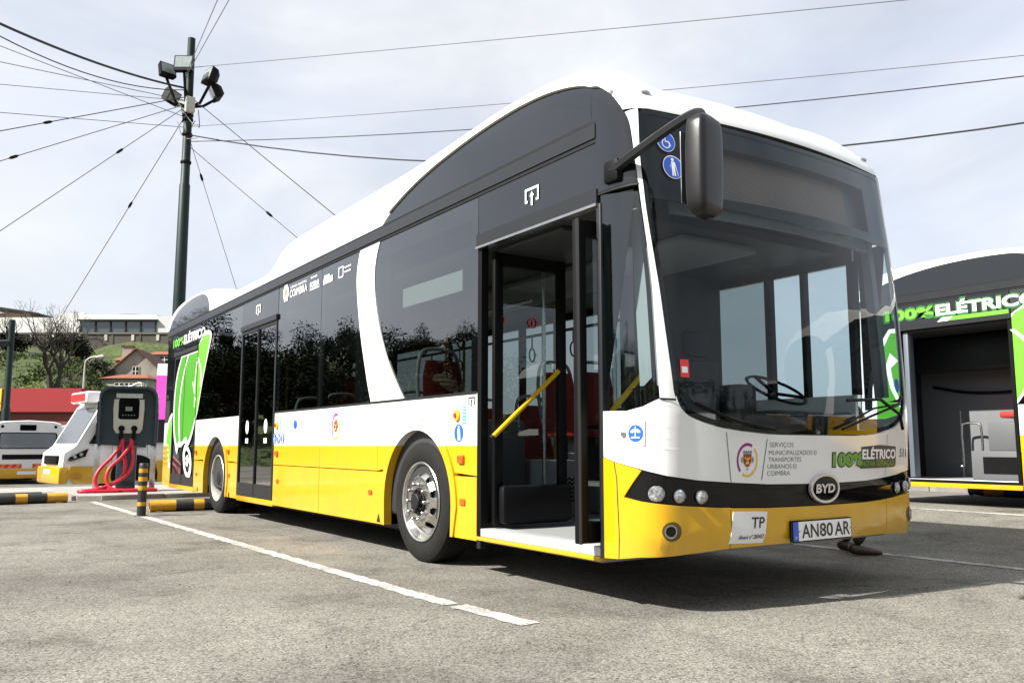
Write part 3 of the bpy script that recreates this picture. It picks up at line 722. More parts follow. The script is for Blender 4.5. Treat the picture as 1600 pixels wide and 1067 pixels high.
    for (a, b) in ((.40, .45), (.84, .88), (1.18, 1.24), (3.0, 3.08), (4.84, 4.92), (6.6, 6.68), (8.3, 8.38), (10.0, 12.06)):
        MB().box(W-.06, W-.001, a, b, 1.30, 2.32).build('window_pillar', BLACK, B)
    fill('upper_side_panel', rect(.42, 12.06, 2.30, 2.757), side_l, BLACKP, B, off=0, thick=.04, du=0, dv=0)
    # ---------------- roof shell
    NS = []
    s = -(S0+11.78)
    while s < S0+11.78: NS.append(s); s += .09 if abs(s) < 2.2 else .22
    NS.append(S0+11.78)
    half = [x for x in NS if x >= 0]; NS = [-x for x in half[::-1] if x > 0]+half
    nq = 22; V = []; F = []
    for s in NS:
        for k in range(nq+1):
            V.append(roof(s, (k/nq)**1.0))
    for i in range(len(NS)-1):
        for k in range(nq): F.append((i*(nq+1)+k, (i+1)*(nq+1)+k, (i+1)*(nq+1)+k+1, i*(nq+1)+k+1))
    mesh_obj('roof', V, F, WHITE, B, sharp=60)
    # black arc panels let into the roof edge
    arcF = [(3.44, 2.898), (3.33, 2.955), (3.18, 3.01), (2.88, 3.09), (2.6, 3.145), (2.33, 3.185), (1.84, 3.235), (1.4, 3.255), (1.15, 3.252), (.95, 3.238), (.80, 3.218), (.66, 3.19), (.54, 3.155), (.46, 3.12)]
    arcv = [(S0+y-.42, z) for y, z in [(v.x, v.y) for v in catmull([Vector((a, b, 0)) for a, b in arcF], 3)]]
    fill('roof_arc_panel', arcv+[(S0+.04, 2.898)], body, BLACKP, B, off=.006, thick=.01, du=.1, dv=.05)
    # white lip standing proud round the arc
    path = arcv[4:]+[(1.585, 3.10), (1.52, 3.068), (1.45, 3.025)]; lip = []
    for i, (a, b) in enumerate(path):
        q0, q1 = path[max(0, i-1)], path[min(len(path)-1, i+1)]; dx_, dz_ = q1[0]-q0[0], q1[1]-q0[1]; l_ = math.hypot(dx_, dz_); lip.append((a+dz_/l_*.034, b-dx_/l_*.034))
    fill('roof_arc_lip', path+lip[::-1], body, WHITE, B, off=.026, thick=.032, du=.06, dv=.05)
    arcR = [(9.42, 2.898), (9.45, 3.02), (9.55, 3.12), (9.75, 3.2), (10.0, 3.24), (10.5, 3.25), (11.0, 3.22), (11.5, 3.14), (11.85, 3.02), (12.0, 2.898)]
    arcr = [(v.x, v.y) for v in catmull([Vector((a, b, 0)) for a, b in arcR], 3)]
    fill('roof_arc_panel', arcr, side, BLACKP, B, off=.006, thick=.01, du=.15, dv=.05)
    # ---------------- rear
    V = []; F = []
    zz = [.3, .6, 1.0, 1.3, 2.0, 2.6, 2.9]
    pl = [(0, 12.06), (.01, 12.10), (.04, 12.14), (.1, 12.17), (.5, 12.2), (1.275, 12.2), (W-.5, 12.2), (W-.1, 12.17), (W-.04, 12.14), (W-.01, 12.10), (W, 12.06)]
    for z in zz:
        for (x, y) in pl: V.append((x, y, z))
    for j in range(len(zz)-1):
        for i in range(len(pl)-1): F.append((j*11+i, j*11+i+1, (j+1)*11+i+1, (j+1)*11+i))
    rear = mesh_obj('rear_panel', V, F, TWO, B)
    MB().box(.35, W-.35, 12.19, 12.215, 1.45, 2.6, bev=.008).build('rear_window', BLACKG, B)
    for x in (.12, W-.12): MB().box(x-.07, x+.07, 12.18, 12.22, .75, 1.2, bev=.01).build('tail_light', REDP, B)
    # ---------------- front
    wsb = [(1.123, 1.225), (1.078, 1.126), (.975, 1.067), (.782, 1.021), (.454, .991), (.13, .987), (0, .986)]
    wsl = [(1.208, 2.875), (1.225, 2.60), (1.222, 2.40), (1.213, 2.224), (1.177, 1.807), (1.144, 1.441), (1.123, 1.225)]
    wsl_s = [(v.x, v.y) for v in catmull([Vector((a, b, 0)) for a, b in wsl], 4)]
    wsb_s = [(v.x, v.y) for v in catmull([Vector((a, b, 0)) for a, b in wsb], 4)][1:]
    top = [(0, 2.872), (.5, 2.88), (.9, 2.892), (1.12, 2.898), (1.18, 2.893)]
    half = top+wsl_s+wsb_s
    def mir(l): return [(-a, b) for a, b in l]
    ring = half+mir(half)[::-1][1:-1]
    def inset(l, k): 
        out = []
        for (a, b) in l: out.append((a*(1-k/1.2), 1.94+(b-1.94)*(1-k/.95)))
        return out
    fill('windscreen', ring, body, WS, B, off=-.002, du=.08, dv=.15)
    fill('windscreen_border', [ring, inset(ring, .028)], body, BLACKG, B, off=-.006, thick=.008, du=.08, dv=.15)
    # printed black band and the destination display behind it
    bl = [(1.19, 2.34), (.65, 2.335), (.18, 2.318), (0, 2.315), (-.18, 2.318), (-.65, 2.335), (-1.19, 2.34)]
    tp = [(a, b-.005) for a, b in (mir(top)[::-1]+top[1:])]
    band = bl[::-1]+[(1.2, 2.6), (1.19, 2.86)]+[(a, b) for a, b in tp[::-1][1:-1]]+[(-1.19, 2.86), (-1.2, 2.6)]
    hole = [(.70, 2.392), (-.865, 2.405), (-.885, 2.735), (.72, 2.73)]
    fill('windscreen_band', [band, hole], body, BLACKG, B, off=-.012, thick=.01, du=.08, dv=.2)
    def led():
        m, nt, b = nodes_of('led_matrix'); N = nt.nodes; L = nt.links
        tc = N.new('ShaderNodeTexCoord'); sp = N.new('ShaderNodeSeparateXYZ'); L.new(tc.outputs['Object'], sp.inputs[0])
        w = N.new('ShaderNodeMath'); w.operation = 'MULTIPLY'; w.inputs[1].default_value = 2*math.pi/.0125; L.new(sp.outputs['Z'], w.inputs[0])
        sn = N.new('ShaderNodeMath'); sn.operation = 'SINE'; L.new(w.outputs[0], sn.inputs[0])
        mr = N.new('ShaderNodeMapRange'); mr.inputs['From Min'].default_value = -1; L.new(sn.outputs[0], mr.inputs['Value'])
        mx = N.new('ShaderNodeMixRGB'); mx.inputs['Color1'].default_value = (.07, .045, .037, 1); mx.inputs['Color2'].default_value = (.30, .20, .16, 1); L.new(mr.outputs[0], mx.inputs['Fac'])
        L.new(mx.outputs[0], b.inputs['Base Color']); b.inputs['Roughness'].default_value = .5; return m
    fill('destination_display', [(.62, 2.37), (-.68, 2.38), (-.70, 2.735), (.64, 2.735)], body, led(), B, off=-.075, thick=.02, du=.1, dv=0)
    fill('display_housing', [(1.0, 2.30), (-1.0, 2.30), (-1.0, 2.86), (1.0, 2.86)], body, mat('display_box', (.16, .18, .19), .5), B, off=-.10, thick=.02, du=.1, dv=0)
    # A-pillars
    ap = [(1.209, 1.182), (1.215, 1.297), (1.220, 1.624), (1.230, 1.996), (1.256, 2.381), (1.267, 2.60), (1.277, 2.78), (1.300, 2.86), (1.345, 2.935)]
    ap_s = [(v.x, v.y) for v in catmull([Vector((a, b, 0)) for a, b in ap], 4)]
    for sg in (1, -1):
        mm = (lambda l: l) if sg > 0 else mir
        strip = [p for p in ap_s if p[1] <= 2.895]
        fill('windscreen_pillar', mm([(a-.001, b) for a, b in strip]+[(1.215, 2.897)]+[(a+.006, b) for a, b in wsl_s if b > 1.19]+[(1.118, 1.178)]), body, WHITE, B, off=.002, thick=.03, du=.03, dv=.15)
        # quarter glass and black corner panel above it
        apq = [p for p in ap_s if 1.19 <= p[1] <= 2.42]
        fill('quarter_glass', mm([(a+.008, b) for a, b in apq]+[(S0-.012, 2.42), (S0-.012, 1.124), (1.41, 1.119), (1.302, 1.141), (1.23, 1.175)]), body, CLEAR, B, off=-.003, du=.03, dv=.2)
        inn = [(a+.035, b) for a, b in apq if 1.26 < b < 2.39]
        fill('quarter_glass_border', [mm([(a+.008, b) for a, b in apq]+[(S0-.012, 2.42), (S0-.012, 1.124), (1.41, 1.119), (1.302, 1.141), (1.23, 1.175)]), mm(inn+[(1.30, 2.40), (S0-.05, 2.395), (S0-.05, 1.235), (1.40, 1.235), (1.30, 1.25)])], body, BLACKG, B, off=-.008, thick=.008, du=.03, dv=.2)
        fill('pillar_trim', mm([(1.19, 1.26), (1.40, 1.26), (1.42, 2.40), (1.24, 2.40)]), body, mat('pillar_trim_grey', (.22, .245, .25), .5), B, off=-.11, thick=.03, du=.04, dv=0)  # pale inner trim, widened towards the windscreen to block sun crossing the cab
        apc = [p for p in ap_s if p[1] >= 2.44]
        arc_c = [(S0+.04, 3.12), (1.585, 3.10), (1.52, 3.068), (1.45, 3.028), (1.40, 2.987)]
        fill('corner_panel', mm([(S0-.0, 2.435)]+[(apc[0][0]+.004, 2.435)]+[(a+.004, b) for a, b in apc]+arc_c[::-1]+[(S0+.035, 2.90), (S0-.0, 2.88)]), body, BLACKP, B, off=.006, thick=.02, du=.03, dv=.05)
        fill('corner_band', mm([(S0, 2.42), (S0, 2.435), (1.258, 2.435), (1.25, 2.42)]), body, RUBBER, B, off=.004, thick=.02, du=.03, dv=0)
        # fascia corner in yellow, jamb
        yc = [(S0-.004, .861), (1.501, .825), (1.349, .796), (1.309, .782), (1.429, .633), (1.312, .614), (1.093, .591), (.842, .574), (.755, .571), (.745, .345), (1.075, .322), (1.30, .312), (1.464, .288), (S0-.004, .282)]
        fill('bumper_corner', mm(yc), body, YELLOW, B, off=.004, thick=.03, du=.04, dv=.06)
        # seam of the corner flap
        fill('panel_gap', mm([(1.506, .828), (1.500, .828), (1.478, .74), (1.455, .29), (1.461, .29), (1.484, .74)]), body, RUBBER, B, off=.0055, du=.03, dv=.1)
    # fascia white
    qb = [(1.209, 1.178), (1.23, 1.170), (1.302, 1.136), (1.41, 1.114), (S0-.004, 1.119)]
    bt = [(S0-.004, .865), (1.501, .829), (1.349, .800), (1.289, .785), (1.165, .755), (.964, .728), (.749, .713), (.468, .698), (.149, .694), (0, .694)]
    hf = [(a, b-.006) for a, b in wsb_s[::-1]]+[(1.118, 1.176)]+qb+bt
    hf = [p for i, p in enumerate(hf) if i == 0 or p != hf[i-1]]
    fill('front_fascia', hf[:-1]+[(0, .694)]+mir(hf)[::-1][1:-1], body, WHITE, B, off=.002, thick=.03, du=.05, dv=.06)
    fill('pillar_seam', [(1.209, 1.172), (1.209, 1.183), (1.118, 1.178), (1.118, 1.167)], body, RUBBER, B, off=.006, du=.03, dv=0)
    for sg in (1, -1): fill('panel_gap', [(sg*a, b) for a, b in [(.786, .995), (.78, .995), (.742, .715), (.748, .715)]], body, GPRINT, B, off=.0035, du=0, dv=.05)
    # headlight band
    bb = [(1.309, .778), (1.425, .636), (1.312, .618), (1.093, .595), (.842, .578), (.474, .567), (.157, .566), (0, .566)]
    btop = [(0, .690), (.149, .690), (.468, .694), (.749, .709), (.964, .724), (1.165, .751), (1.289, .781)]
    hb = btop+bb
    fill('headlight_band', hb+mir(hb[1:-1])[::-1], body, BLACKG, B, off=-.006, thick=.02, du=.05, dv=.05)
    # bumper middle
    mbm = [(0, .561), (.157, .561), (.474, .562), (.749, .569), (.739, .345), (.459, .352), (0, .355)]
    fill('bumper', mbm+mir(mbm[1:-1])[::-1], body, YELLOW, B, off=.004, thick=.03, du=.06, dv=.05)
    # bumper lip shelf: crease running along the lower third
    cl = [(.2, .405), (1.36, .388), (1.36, .378), (.2, .392)]
    # lamps
    for sg in (1, -1):
        for (s, z, r) in ((1.223, .658, .040), (1.088, .643, .034), (.942, .636, .034)):
            hl = poly('headlight', [circ(sg*s, z, r*1.15, n=24)], lambda u, w: body(u, w), BLACKG, B, off=.004, thick=.02, du=0, dv=0)
            def dome(u, w, s=sg*s, z=z, r=r):
                p = Vector(body(u, w)); k = max(0, 1-((u-s)**2+(w-z)**2)/(r*r)); return (p.x, p.y-.018*math.sqrt(k), p.z)
            poly('lens', [circ(sg*s, z, r, n=24)], dome, LENS, hl, off=.006, du=.012, dv=.012)
            sheet('bezel', tri2d([circ(sg*s, z, r*1.08, n=24), circ(sg*s, z, r*.94, n=24)]), body, CHROME, hl, off=.0062, thick=.004, du=.02, dv=.02)
        fg = poly('fog_lamp', [circ(sg*1.139, .454, .058, .052, n=28)], body, mat('fog_recess', (.10, .06, .005), .5), B, off=.0055, du=.02, dv=.02)
        poly('lens', [circ(sg*1.150, .454, .034, n=22)], body, BLACKG, fg, off=.010, thick=.006, du=.02, dv=.02)
        sheet('bezel', tri2d([circ(sg*1.150, .454, .036, n=22), circ(sg*1.150, .454, .029, n=22)]), body, STEEL, fg, off=.013, thick=.006, du=.02, dv=.02)
        ml = MB(); ml.lathe([(.05, 0), (.045, .018), (.03, .03), (0, .034)], n=18, axis='z'); o = ml.build('marker_lamp', mat('clear_marker', (.35, .36, .38), .15, metal=.4), B)
        p = body(sg*1.17, 3.03); o.location = p; o.scale = (.8, .4, .5); o.rotation_euler = (R(55), 0, 0)
    # ---------------- wipers
    for pts in ([(.45, 1.01), (.75, 1.06), (1.02, 1.16)], [(-.15, 1.02), (-.45, 1.10), (-.95, 1.20)]):
        wp = MB(); wp.tube([Vector(body(s, z))+Vector((0, -.03, 0)) for s, z in pts], .009, 6); o = wp.build('wiper', BLACK, B)
        a, b = pts[1], pts[2]
        m2 = MB(); q = [(a[0]-.18 if a[0] > 0 else a[0]+.2, a[1]-.03), (a[0]+.2 if a[0] > 0 else a[0]-.1, a[1]+.06), b, (b[0]+.05 if b[0] > 0 else b[0]-.1, b[1]+.06)]
        m2.tube([Vector(body(s, z))+Vector((0, -.018, 0)) for s, z in q], .007, 6); m2.build('blade', RUBBER, o)
    o = MB().tube([Vector(body(s, z))+Vector((0, -.035, 0)) for s, z in ((-.98, 1.03), (-.93, 1.13), (-.62, 1.22), (-.20, 1.20))], .011, 6).build('wiper', BLACK, B)
    # ---------------- mirror on its arm
    mi = empty('mirror', (0, 0, 0), 0, B)
    a = MB(); pts = catmull([(.0, .27, 2.535), (-.015, .14, 2.56), (-.02, -.12, 2.615), (-.01, -.34, 2.66), (.005, -.42, 2.665), (.012, -.45, 2.63)], 5); a.tube(pts, [.034-.010*i/len(pts) for i in range(len(pts))], 6); a.build('arm', GREYT, mi)
    MB().box(-.03, .06, .20, .33, 2.46, 2.60, bev=.02).build('bracket', BLACK, mi)
    # housing: rounded shell, glass on the rear face
    V = []; F = []; nz, na = 18, 28
    for j in range(nz+1):
        t = j/nz; z = 2.09+.55*t; k = (1-abs(2*t-1)**7)**(.5)*.35+.65; k *= (.93+.07*math.sin(math.pi*t))
        if j in (0, nz): k *= .7
        for i in range(na):
            a_ = 2*math.pi*i/na; c_, s_ = math.cos(a_), math.sin(a_)
            ex = .112*k*math.copysign(abs(c_)**.36, c_); ey = .062*k*math.copysign(abs(s_)**.42, s_)
            ang = R(12); V.append((.0+ex*math.cos(ang)-ey*math.sin(ang)+.01*t, -.45+ex*math.sin(ang)+ey*math.cos(ang), z))
    for j in range(nz):
        for i in range(na): F.append((j*na+i, j*na+(i+1) % na, (j+1)*na+(i+1) % na, (j+1)*na+i))
    F.append(tuple(range(na-1, -1, -1))); F.append(tuple(nz*na+i for i in range(na)))
    mesh_obj('mirror_housing', V, F, mat('mirror_plastic', (.009, .009, .0095), .34, spec=.35, bump=.05, bscale=200), mi, sharp=50)
    MB().box(-.085, .085, -.372, -.366, 2.17, 2.56, bev=.003).build('mirror_glass', CHROME, mi)
    # ---------------- wheels
    mk_wheel(B, FW, True); mk_wheel(B, RW, False); mk_wheel(B, FW, True, True); mk_wheel(B, RW, False, True)
    # ---------------- floor, underside, ceiling, bulkheads
    fx = [(.03, .45), (.03, FW-.64), (.60, FW-.64), (.60, FW+.64), (.03, FW+.64), (.03, RW-.64), (.60, RW-.64), (.60, RW+.64), (.03, RW+.64), (.03, 12.0)]
    fx = fx+[(W-a, b) for a, b in fx[::-1]]
    poly('floor', [fx], lambda u, w: (u, w, .335), FLOORV, B, thick=.09, du=0, dv=0, centre=lambda p: Vector((p.x, p.y, -5)), smooth=False)
    MB().box(.22, W-.22, .14, .45, .30, .335).build('floor', FLOORV, B, smooth=False)
    MB().box(.30, W-.30, 3.4, 8.0, .17, .22).build('underframe', INTD, B, smooth=False)
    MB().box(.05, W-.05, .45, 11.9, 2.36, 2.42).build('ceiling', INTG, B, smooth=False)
    MB().box(.9, 1.65, .6, 9.8, 2.30, 2.355, bev=.015).build('ceiling_duct', INTL, B)
    # driver's place
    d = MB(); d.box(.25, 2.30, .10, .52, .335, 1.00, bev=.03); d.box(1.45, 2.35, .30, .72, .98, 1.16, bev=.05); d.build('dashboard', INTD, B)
    t = MB(); t.lathe([(.225, -.012), (.24, 0), (.225, .012), (.21, 0), (.225, -.012)], (0, 0, 0), 'z', 32)
    for a_ in (90, 210, 330): t.tube([(0, 0, -.03), (.22*math.cos(R(a_)), .22*math.sin(R(a_)), 0)], .014, 6)
    o = t.build('steering_wheel', BLACK, B); o.location = (1.93, .70, 1.33); o.rotation_euler = (R(30), 0, 0)
    ds = MB(); ds.box(1.68, 2.18, 1.05, 1.52, .70, .85, bev=.05); ds.box(1.70, 2.16, 1.45, 1.58, .82, 1.62, bev=.05); ds.box(1.80, 2.06, 1.46, 1.56, 1.64, 1.86, bev=.04); ds.build('driver_seat', INTD, B)
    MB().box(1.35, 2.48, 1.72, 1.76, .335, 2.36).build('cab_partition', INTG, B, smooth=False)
    MB().box(1.33, 1.37, .75, 1.74, .335, 1.30, bev=.01).build('cab_door', INTG, B)
    MB().box(1.42, 1.60, .60, .80, 1.02, 1.35, bev=.02).build('ticket_machine', INTD, B)
    # white equipment cabinet with pierced front, behind the open door leaf
    cb = MB().box(.75, 1.30, 2.20, 2.55, .335, .80, bev=.012).build('equipment_cabinet', INTL, B)
    for i in range(9):
        for j in range(6): MB().box(1.02+.028*i, 1.042+.028*i, 2.192, 2.199, .46+.034*j+(.0 if i % 2 else .012), .478+.034*j+(.0 if i % 2 else .012)).build('vent_hole', BLACK, cb, smooth=False) if (i+j) % 1 == 0 else None
    # wheel boxes inside with seats on them
    for x0, x1 in ((.06, .62), (W-.62, W-.06)):
        for yc in (FW, RW): MB().box(x0, x1, yc-.66, yc+.66, .335, 1.12, bev=.04).build('wheel_box', INTG, B)
    st = MB().box(1.55, 1.92, 2.05, 2.75, .335, .60, bev=.015).build('step_box', INTL, B)
    # seats
    proto = {}
    def seat(x, y, z, rz):
        e = empty('seat', (x, y, z), rz, B)
        if not proto:
            c = MB(); c.box(-.21, .21, -.20, .22, .40, .47, bev=.03); proto['cushion'] = c.build('cushion', SEATR, e)
            V = []; F = []
            for j in range(9):
                t_ = j/8; zz_ = .46+.56*t_; yy_ = .20+.10*t_+.02*math.sin(math.pi*t_); hw = .205*(1-.12*t_-.25*max(0, t_-.75)*2)
                for (dx, dy) in ((-hw, 0), (-hw*.6, -.02), (hw*.6, -.02), (hw, 0), (hw*.6, .045), (-hw*.6, .045)): V.append((dx, yy_+dy, zz_))
            for j in range(8):
                for i in range(6): F.append((j*6+i, j*6+(i+1) % 6, (j+1)*6+(i+1) % 6, (j+1)*6+i))
            F += [tuple(range(5, -1, -1)), tuple(48+i for i in range(6))]
            proto['backrest'] = mesh_obj('backrest', V, F, SEATR, e, sharp=60)
            g_ = MB(); g_.tube(catmull([(-.20, .26, .46), (-.215, .33, .80), (-.18, .36, 1.05), (-.10, .37, 1.12), (.10, .37, 1.12), (.18, .36, 1.05), (.215, .33, .80), (.20, .26, .46)], 5), .017, 8); proto['grab_handle'] = g_.build('grab_handle', SEATF, e)
            l = MB(); l.box(-.03, .03, -.02, .12, 0, .42, bev=.01); proto['pedestal'] = l.build('pedestal', SEATF, e)
        else:
            for p in proto.values():
                q = p.copy(); COL.objects.link(q); q.parent = e
    seat(.33, 2.62, .62, 0); seat(.33, 3.9, .335, 0); seat(.33, 4.7, .335, 0); seat(.78, 3.9, .335, 0); seat(.33, 5.6, .335, 0)
    for y in (2.8, 3.9, 4.8, 5.7, 6.6): seat(W-.35, y, .62 if y == 2.8 else .335, 0)
    seat(W-.80, 2.85, .60, 0); seat(W-.8, 4.8, .335, 0); seat(W-.8, 5.7, .335, 0); seat(.33, 9.0, 1.0, 0); seat(W-.35, 9.0, 1.0, 0)
    # handrails with strap loops
    for (x, y) in ((.78, 2.05), (.62, 3.35), (.62, 6.3), (1.9, 3.4), (1.9, 5.2), (.62, 7.7)):
        MB().tube([(x, y, .335), (x, y, 2.36)], .0165, 10).build('grab_pole', STEEL if y < 2.2 else POLEY, B)
    for x in (.62, 1.9): MB().tube([(x, 2.0, 2.06), (x, 9.0, 2.06)], .0155, 8).build('ceiling_rail', STEEL, B)
    lp = MB().tube([(.035*math.cos(t_*math.pi/6)*(1), 0, -.19+.07*math.sin(t_*math.pi/6)) for t_ in range(13)], .009, 6)
    lp.tube([(0, 0, -.12), (0, 0, 0)], .008, 6)
    lpo = None
    for x in (.62, 1.9):
        for y in (2.5, 3.1, 3.8, 4.5, 5.3, 6.0):
            if lpo is None: lpo = lp.build('strap_loop', RUBBER, B); o = lpo
            else: o = lpo.copy(); COL.objects.link(o); o.parent = B
            o.location = (x, y, 2.05)
    # bent steel rail just inside the entrance
    MB().tube(catmull([(.95, 1.5, .62), (.93, 1.5, 1.0), (.93, 1.5, 1.85), (.98, 1.5, 1.93), (1.04, 1.5, 1.85), (1.05, 1.5, 1.2)], 5), .0165, 8).build('entrance_handrail', STEEL, B)
    # ---------------- front door frame and sill
    MB().box(.002, .06, 1.745, 1.795, .27, 2.37).build('door_jamb', BLACK, B, smooth=False)
    MB().box(-.006, .05, .385, .425, .28, 2.37, bev=.006).build('door_jamb', GREYT, B)
    MB().box(.0, .16, .425, 1.745, .286, .340, bev=.004).build('door_sill', mat('sill_aluminium', (.62, .63, .63), .4, metal=.4, var=.1), B)
    MB().box(-.010, .10, .425, 1.80, .258, .2845, bev=.004).build('sill_strip', YELLOW, B)
    MB().box(.0, .05, 1.745, 1.795, .20, .27).build('sill_end', RUBBER, B, smooth=False)
    # ---------------- centre door: two leaves
    global leaf_door
    def leaf_door(y0, y1, z0, z1, nm='door', glassm=DARK, fr=.05, B=B):
        D = empty(nm, (0, 0, 0), 0, B)
        ym = (y0+y1)/2
        fill('door_frame', [rect(y0, y1, z0, z1), rect(y0+fr, ym-fr*.45, z0+.16, z1-.045), rect(ym+fr*.45, y1-fr, z0+.16, z1-.045)], side, GREYT, D, off=.004, thick=.04, du=0, dv=0)
        for (a, b) in ((y0+fr-.01, ym-fr*.45+.01), (ym+fr*.45-.01, y1-fr+.01)):
            fill('door_pane', rect(a, b, z0+.15, z1-.04), side, glassm, D, off=-.010, du=0, dv=0)
        fill('door_seal', rect(ym-.012, ym+.012, z0+.02, z1-.02), side, RUBBER, D, off=.008, thick=.02, du=0, dv=0)
        fill('header_bar', rect(y0-.01, y1+.01, z1, z1+.062), side, RAIL, D, off=.022, thick=.05, du=0, dv=0)
        return D
    leaf_door(6.285, 7.685, .30, 2.39)
    MB().box(.002, .05, 6.27, 7.69, .23, .295, bev=.004).build('door_step', YELLOW, B)
    MB().box(.002, .05, 9.94, 11.49, .235, .305, bev=.004).build('door_step', YELLOW, B)
    # side markers
    for (y, z, w_, h_) in ((2.01, .82, .085, .062), (1.99, .51, .075, .048), (3.60, .51, .075, .042), (6.15, .83, .085, .06), (6.10, .52, .07, .045), (8.10, .84, .085, .06), (8.04, .53, .07, .045), (9.80, .82, .085, .06), (9.74, .50, .07, .045)):
        ml = MB().box(-.022 if h_ > .055 else -.012, .002, y-w_/2, y+w_/2, z-h_/2, z+h_/2, bev=.009).build('side_marker', AMBER, B)
    for (y, z) in ((3.42, .31), (8.02, .30), (9.66, .30)):
        fill('jacking_mark', [(y-.035, z-.045), (y+.035, z-.045), (y, z+.03)], side, KPRINT, B, off=.004)
    return B
def fit(body_, w, h, bold=0, shear=0):
    """text filling w x h with its lower left at 0,0"""
    v, f = text2d(body_, 1.0, bold, shear)
    x0 = min(a for a, b in v); x1 = max(a for a, b in v); y0 = min(b for a, b in v); y1 = max(b for a, b in v)
    return [((a-x0)/(x1-x0)*w, (b-y0)/(y1-y0)*h) for a, b in v], f
def ftext(root, body_, fm, s, z, w, h, m, bold=0, shear=0, name='lettering', off=.0035, du=.12, edge=None, grow=.012, slope=0):
    v, f = fit(body_, w, h, bold, shear); v = [(a, b+a*slope) for a, b in v]
    if edge:
        # printed outline: the same word, fatter, behind
        v2, f2 = fit(body_, w+2*grow, h+2*grow, bold+.035, shear); v2 = [(a-grow, b-grow+a*slope) for a, b in v2]
        o = sheet(name, shift((v2, f2), s, z), fm, edge, root, du=du, dv=0, off=off-.0012, smooth=False)
        sheet('lettering_face', shift((v, f), s, z), fm, m, o, du=du, dv=0, off=off, smooth=False)
        return o
    return sheet(name, shift((v, f), s, z), fm, m, root, du=du, dv=0, off=off, smooth=False)
def decal(name, l, fm, s, z, m, root, off=.0035, du=.12): return sheet(name, shift(tri2d(l if not isinstance(l[0][0], (int, float)) else [l]), s, z), fm, m, root, du=du, dv=du, off=off)
def washer_icon(r):
    sh = circ(0, -.1*r, .75*r, .62*r, 16, 25, 155)+circ(0, -.1*r, .42*r, .32*r, 16, 155, 25)
    return join(tri2d([sh]), tri2d([[(-.05*r, -.4*r), (.05*r, -.4*r), (.05*r, .8*r), (-.05*r, .8*r)]]), tri2d([[(-.6*r, -.55*r), (.6*r, -.55*r), (.5*r, -.4*r), (-.5*r, -.4*r)]]))
def door_icon(root, y, z, w, m, fm=None):
    t = w*.10; h = w*.62
    a = [(-w/2, -h/2), (-w/2+t*2, -h/2), (-w/2+t*2, -h/2+t), (-w/2+t, -h/2+t), (-w/2+t, h/2-t), (w/2-t, h/2-t), (w/2-t, -h/2+t), (w/2-2*t, -h/2+t), (w/2-2*t, -h/2), (w/2, -h/2), (w/2, h/2), (-w/2, h/2)]
    b = [(-t*.6, -h*.75), (t*.6, -h*.75), (t*.6, -h*.1), (t*1.6, -h*.1), (0, h*.22), (-t*1.6, -h*.1), (-t*.6, -h*.1)]
    return sheet('door_symbol', shift(join(tri2d([a]), tri2d([b])), y, z), fm or side, m, root, du=0, dv=0, off=.004)
def door_leaf(B, y, x0, x1, z0, z1, label=None):
    D = empty('door_leaf', (0, 0, 0), 0, B)
    f = MB(); w = .075
    f.box(x0, x0+w, y-.02, y+.02, z0, z1, bev=.006); f.box(x1-w, x1, y-.02, y+.02, z0, z1, bev=.006)
    f.box(x0+w, x1-w, y-.019, y+.019, z1-.10, z1); f.box(x0+w, x1-w, y-.019, y+.019, z0, z0+.12)
    f.build('leaf_frame', BLACK, D)
    mesh_obj('pane', [(x0+w, y, z0+.12), (x1-w, y, z0+.12), (x1-w, y, z1-.10), (x0+w, y, z1-.10)], [(0, 1, 2, 3)], CLEAR, D, smooth=False)
    return D

# ================================================================== bus with its door open, in front of the camera
BUS = build_bus_common()
BUS2 = copy_tree(BUS)
MB().box(.05, W-.05, 9.9, 11.95, .335, 2.36).build('engine_bulkhead', INTD, BUS, smooth=False); leaf_door(9.95, 11.485, .31, 2.385, glassm=BLACKP, B=BUS)
tag(BUS, 'white and yellow electric city bus numbered 511 with its front door open', 'bus')
tag(BUS2, 'green-wrapped electric city bus parked in the next bay with its rear doorway open', 'bus')
BUS2.location = (8.0, -8.04, .13)
BUS3 = copy_tree(BUS)
tag(BUS3, 'white and yellow city bus parked across the lot, mirrored in the windscreen', 'bus')
BUS3.location = (14.6, -3.4, .13); BUS3.rotation_euler = (0, 0, R(180))
B = BUS
L1 = door_leaf(B, 1.70, .075, .725, .36, 2.33)
kp = MB(); kp.box(.10, .72, 1.60, 1.68, .37, .64, bev=.03); kp.build('kick_plate', BLACK, L1)
MB().tube([(.05, 1.655, .985), (.63, 1.655, 1.475)], .018, 12).build('grab_bar', POLEY, L1)
MB().tube([(.035, 1.66, .972), (.05, 1.655, .985)], .021, 10).build('bar_end', RUBBER, L1); MB().tube([(.63, 1.655, 1.475), (.645, 1.655, 1.488)], .021, 10).build('bar_end', RUBBER, L1)
MB().tube([(.77, 1.62, .62), (.77, 1.62, 2.3)], .018, 10).build('pivot_post', STEEL, L1); MB().tube([(.77, 1.62, .36), (.77, 1.62, .62)], .026, 10).build('pivot_foot', GREYT, L1)
for (u, zz_) in ((.13, 1.83), (.42, 1.83)):
    ring_ = MB().lathe([(.042, 0), (.042, -.003), (.034, -.003), (.034, 0)], (u, 1.695, zz_), 'y', 24); o = ring_.build('prohibition_sticker', REDP, L1)
    MB().box(u-.006, u+.006, 1.6915, 1.6945, zz_-.022, zz_+.022).build('symbol', REDP, o, smooth=False)
L2_ = door_leaf(B, .475, -.135, .42, .36, 2.27)
MB().box(-.135, -.128, .43, .455, .36, 2.27).build('leaf_edge_seal', RUBBER, L2_, smooth=False)
MB().tube([(.06, .43, 1.08), (.36, .43, 1.36)], .018, 12).build('grab_bar', POLEY, L2_)
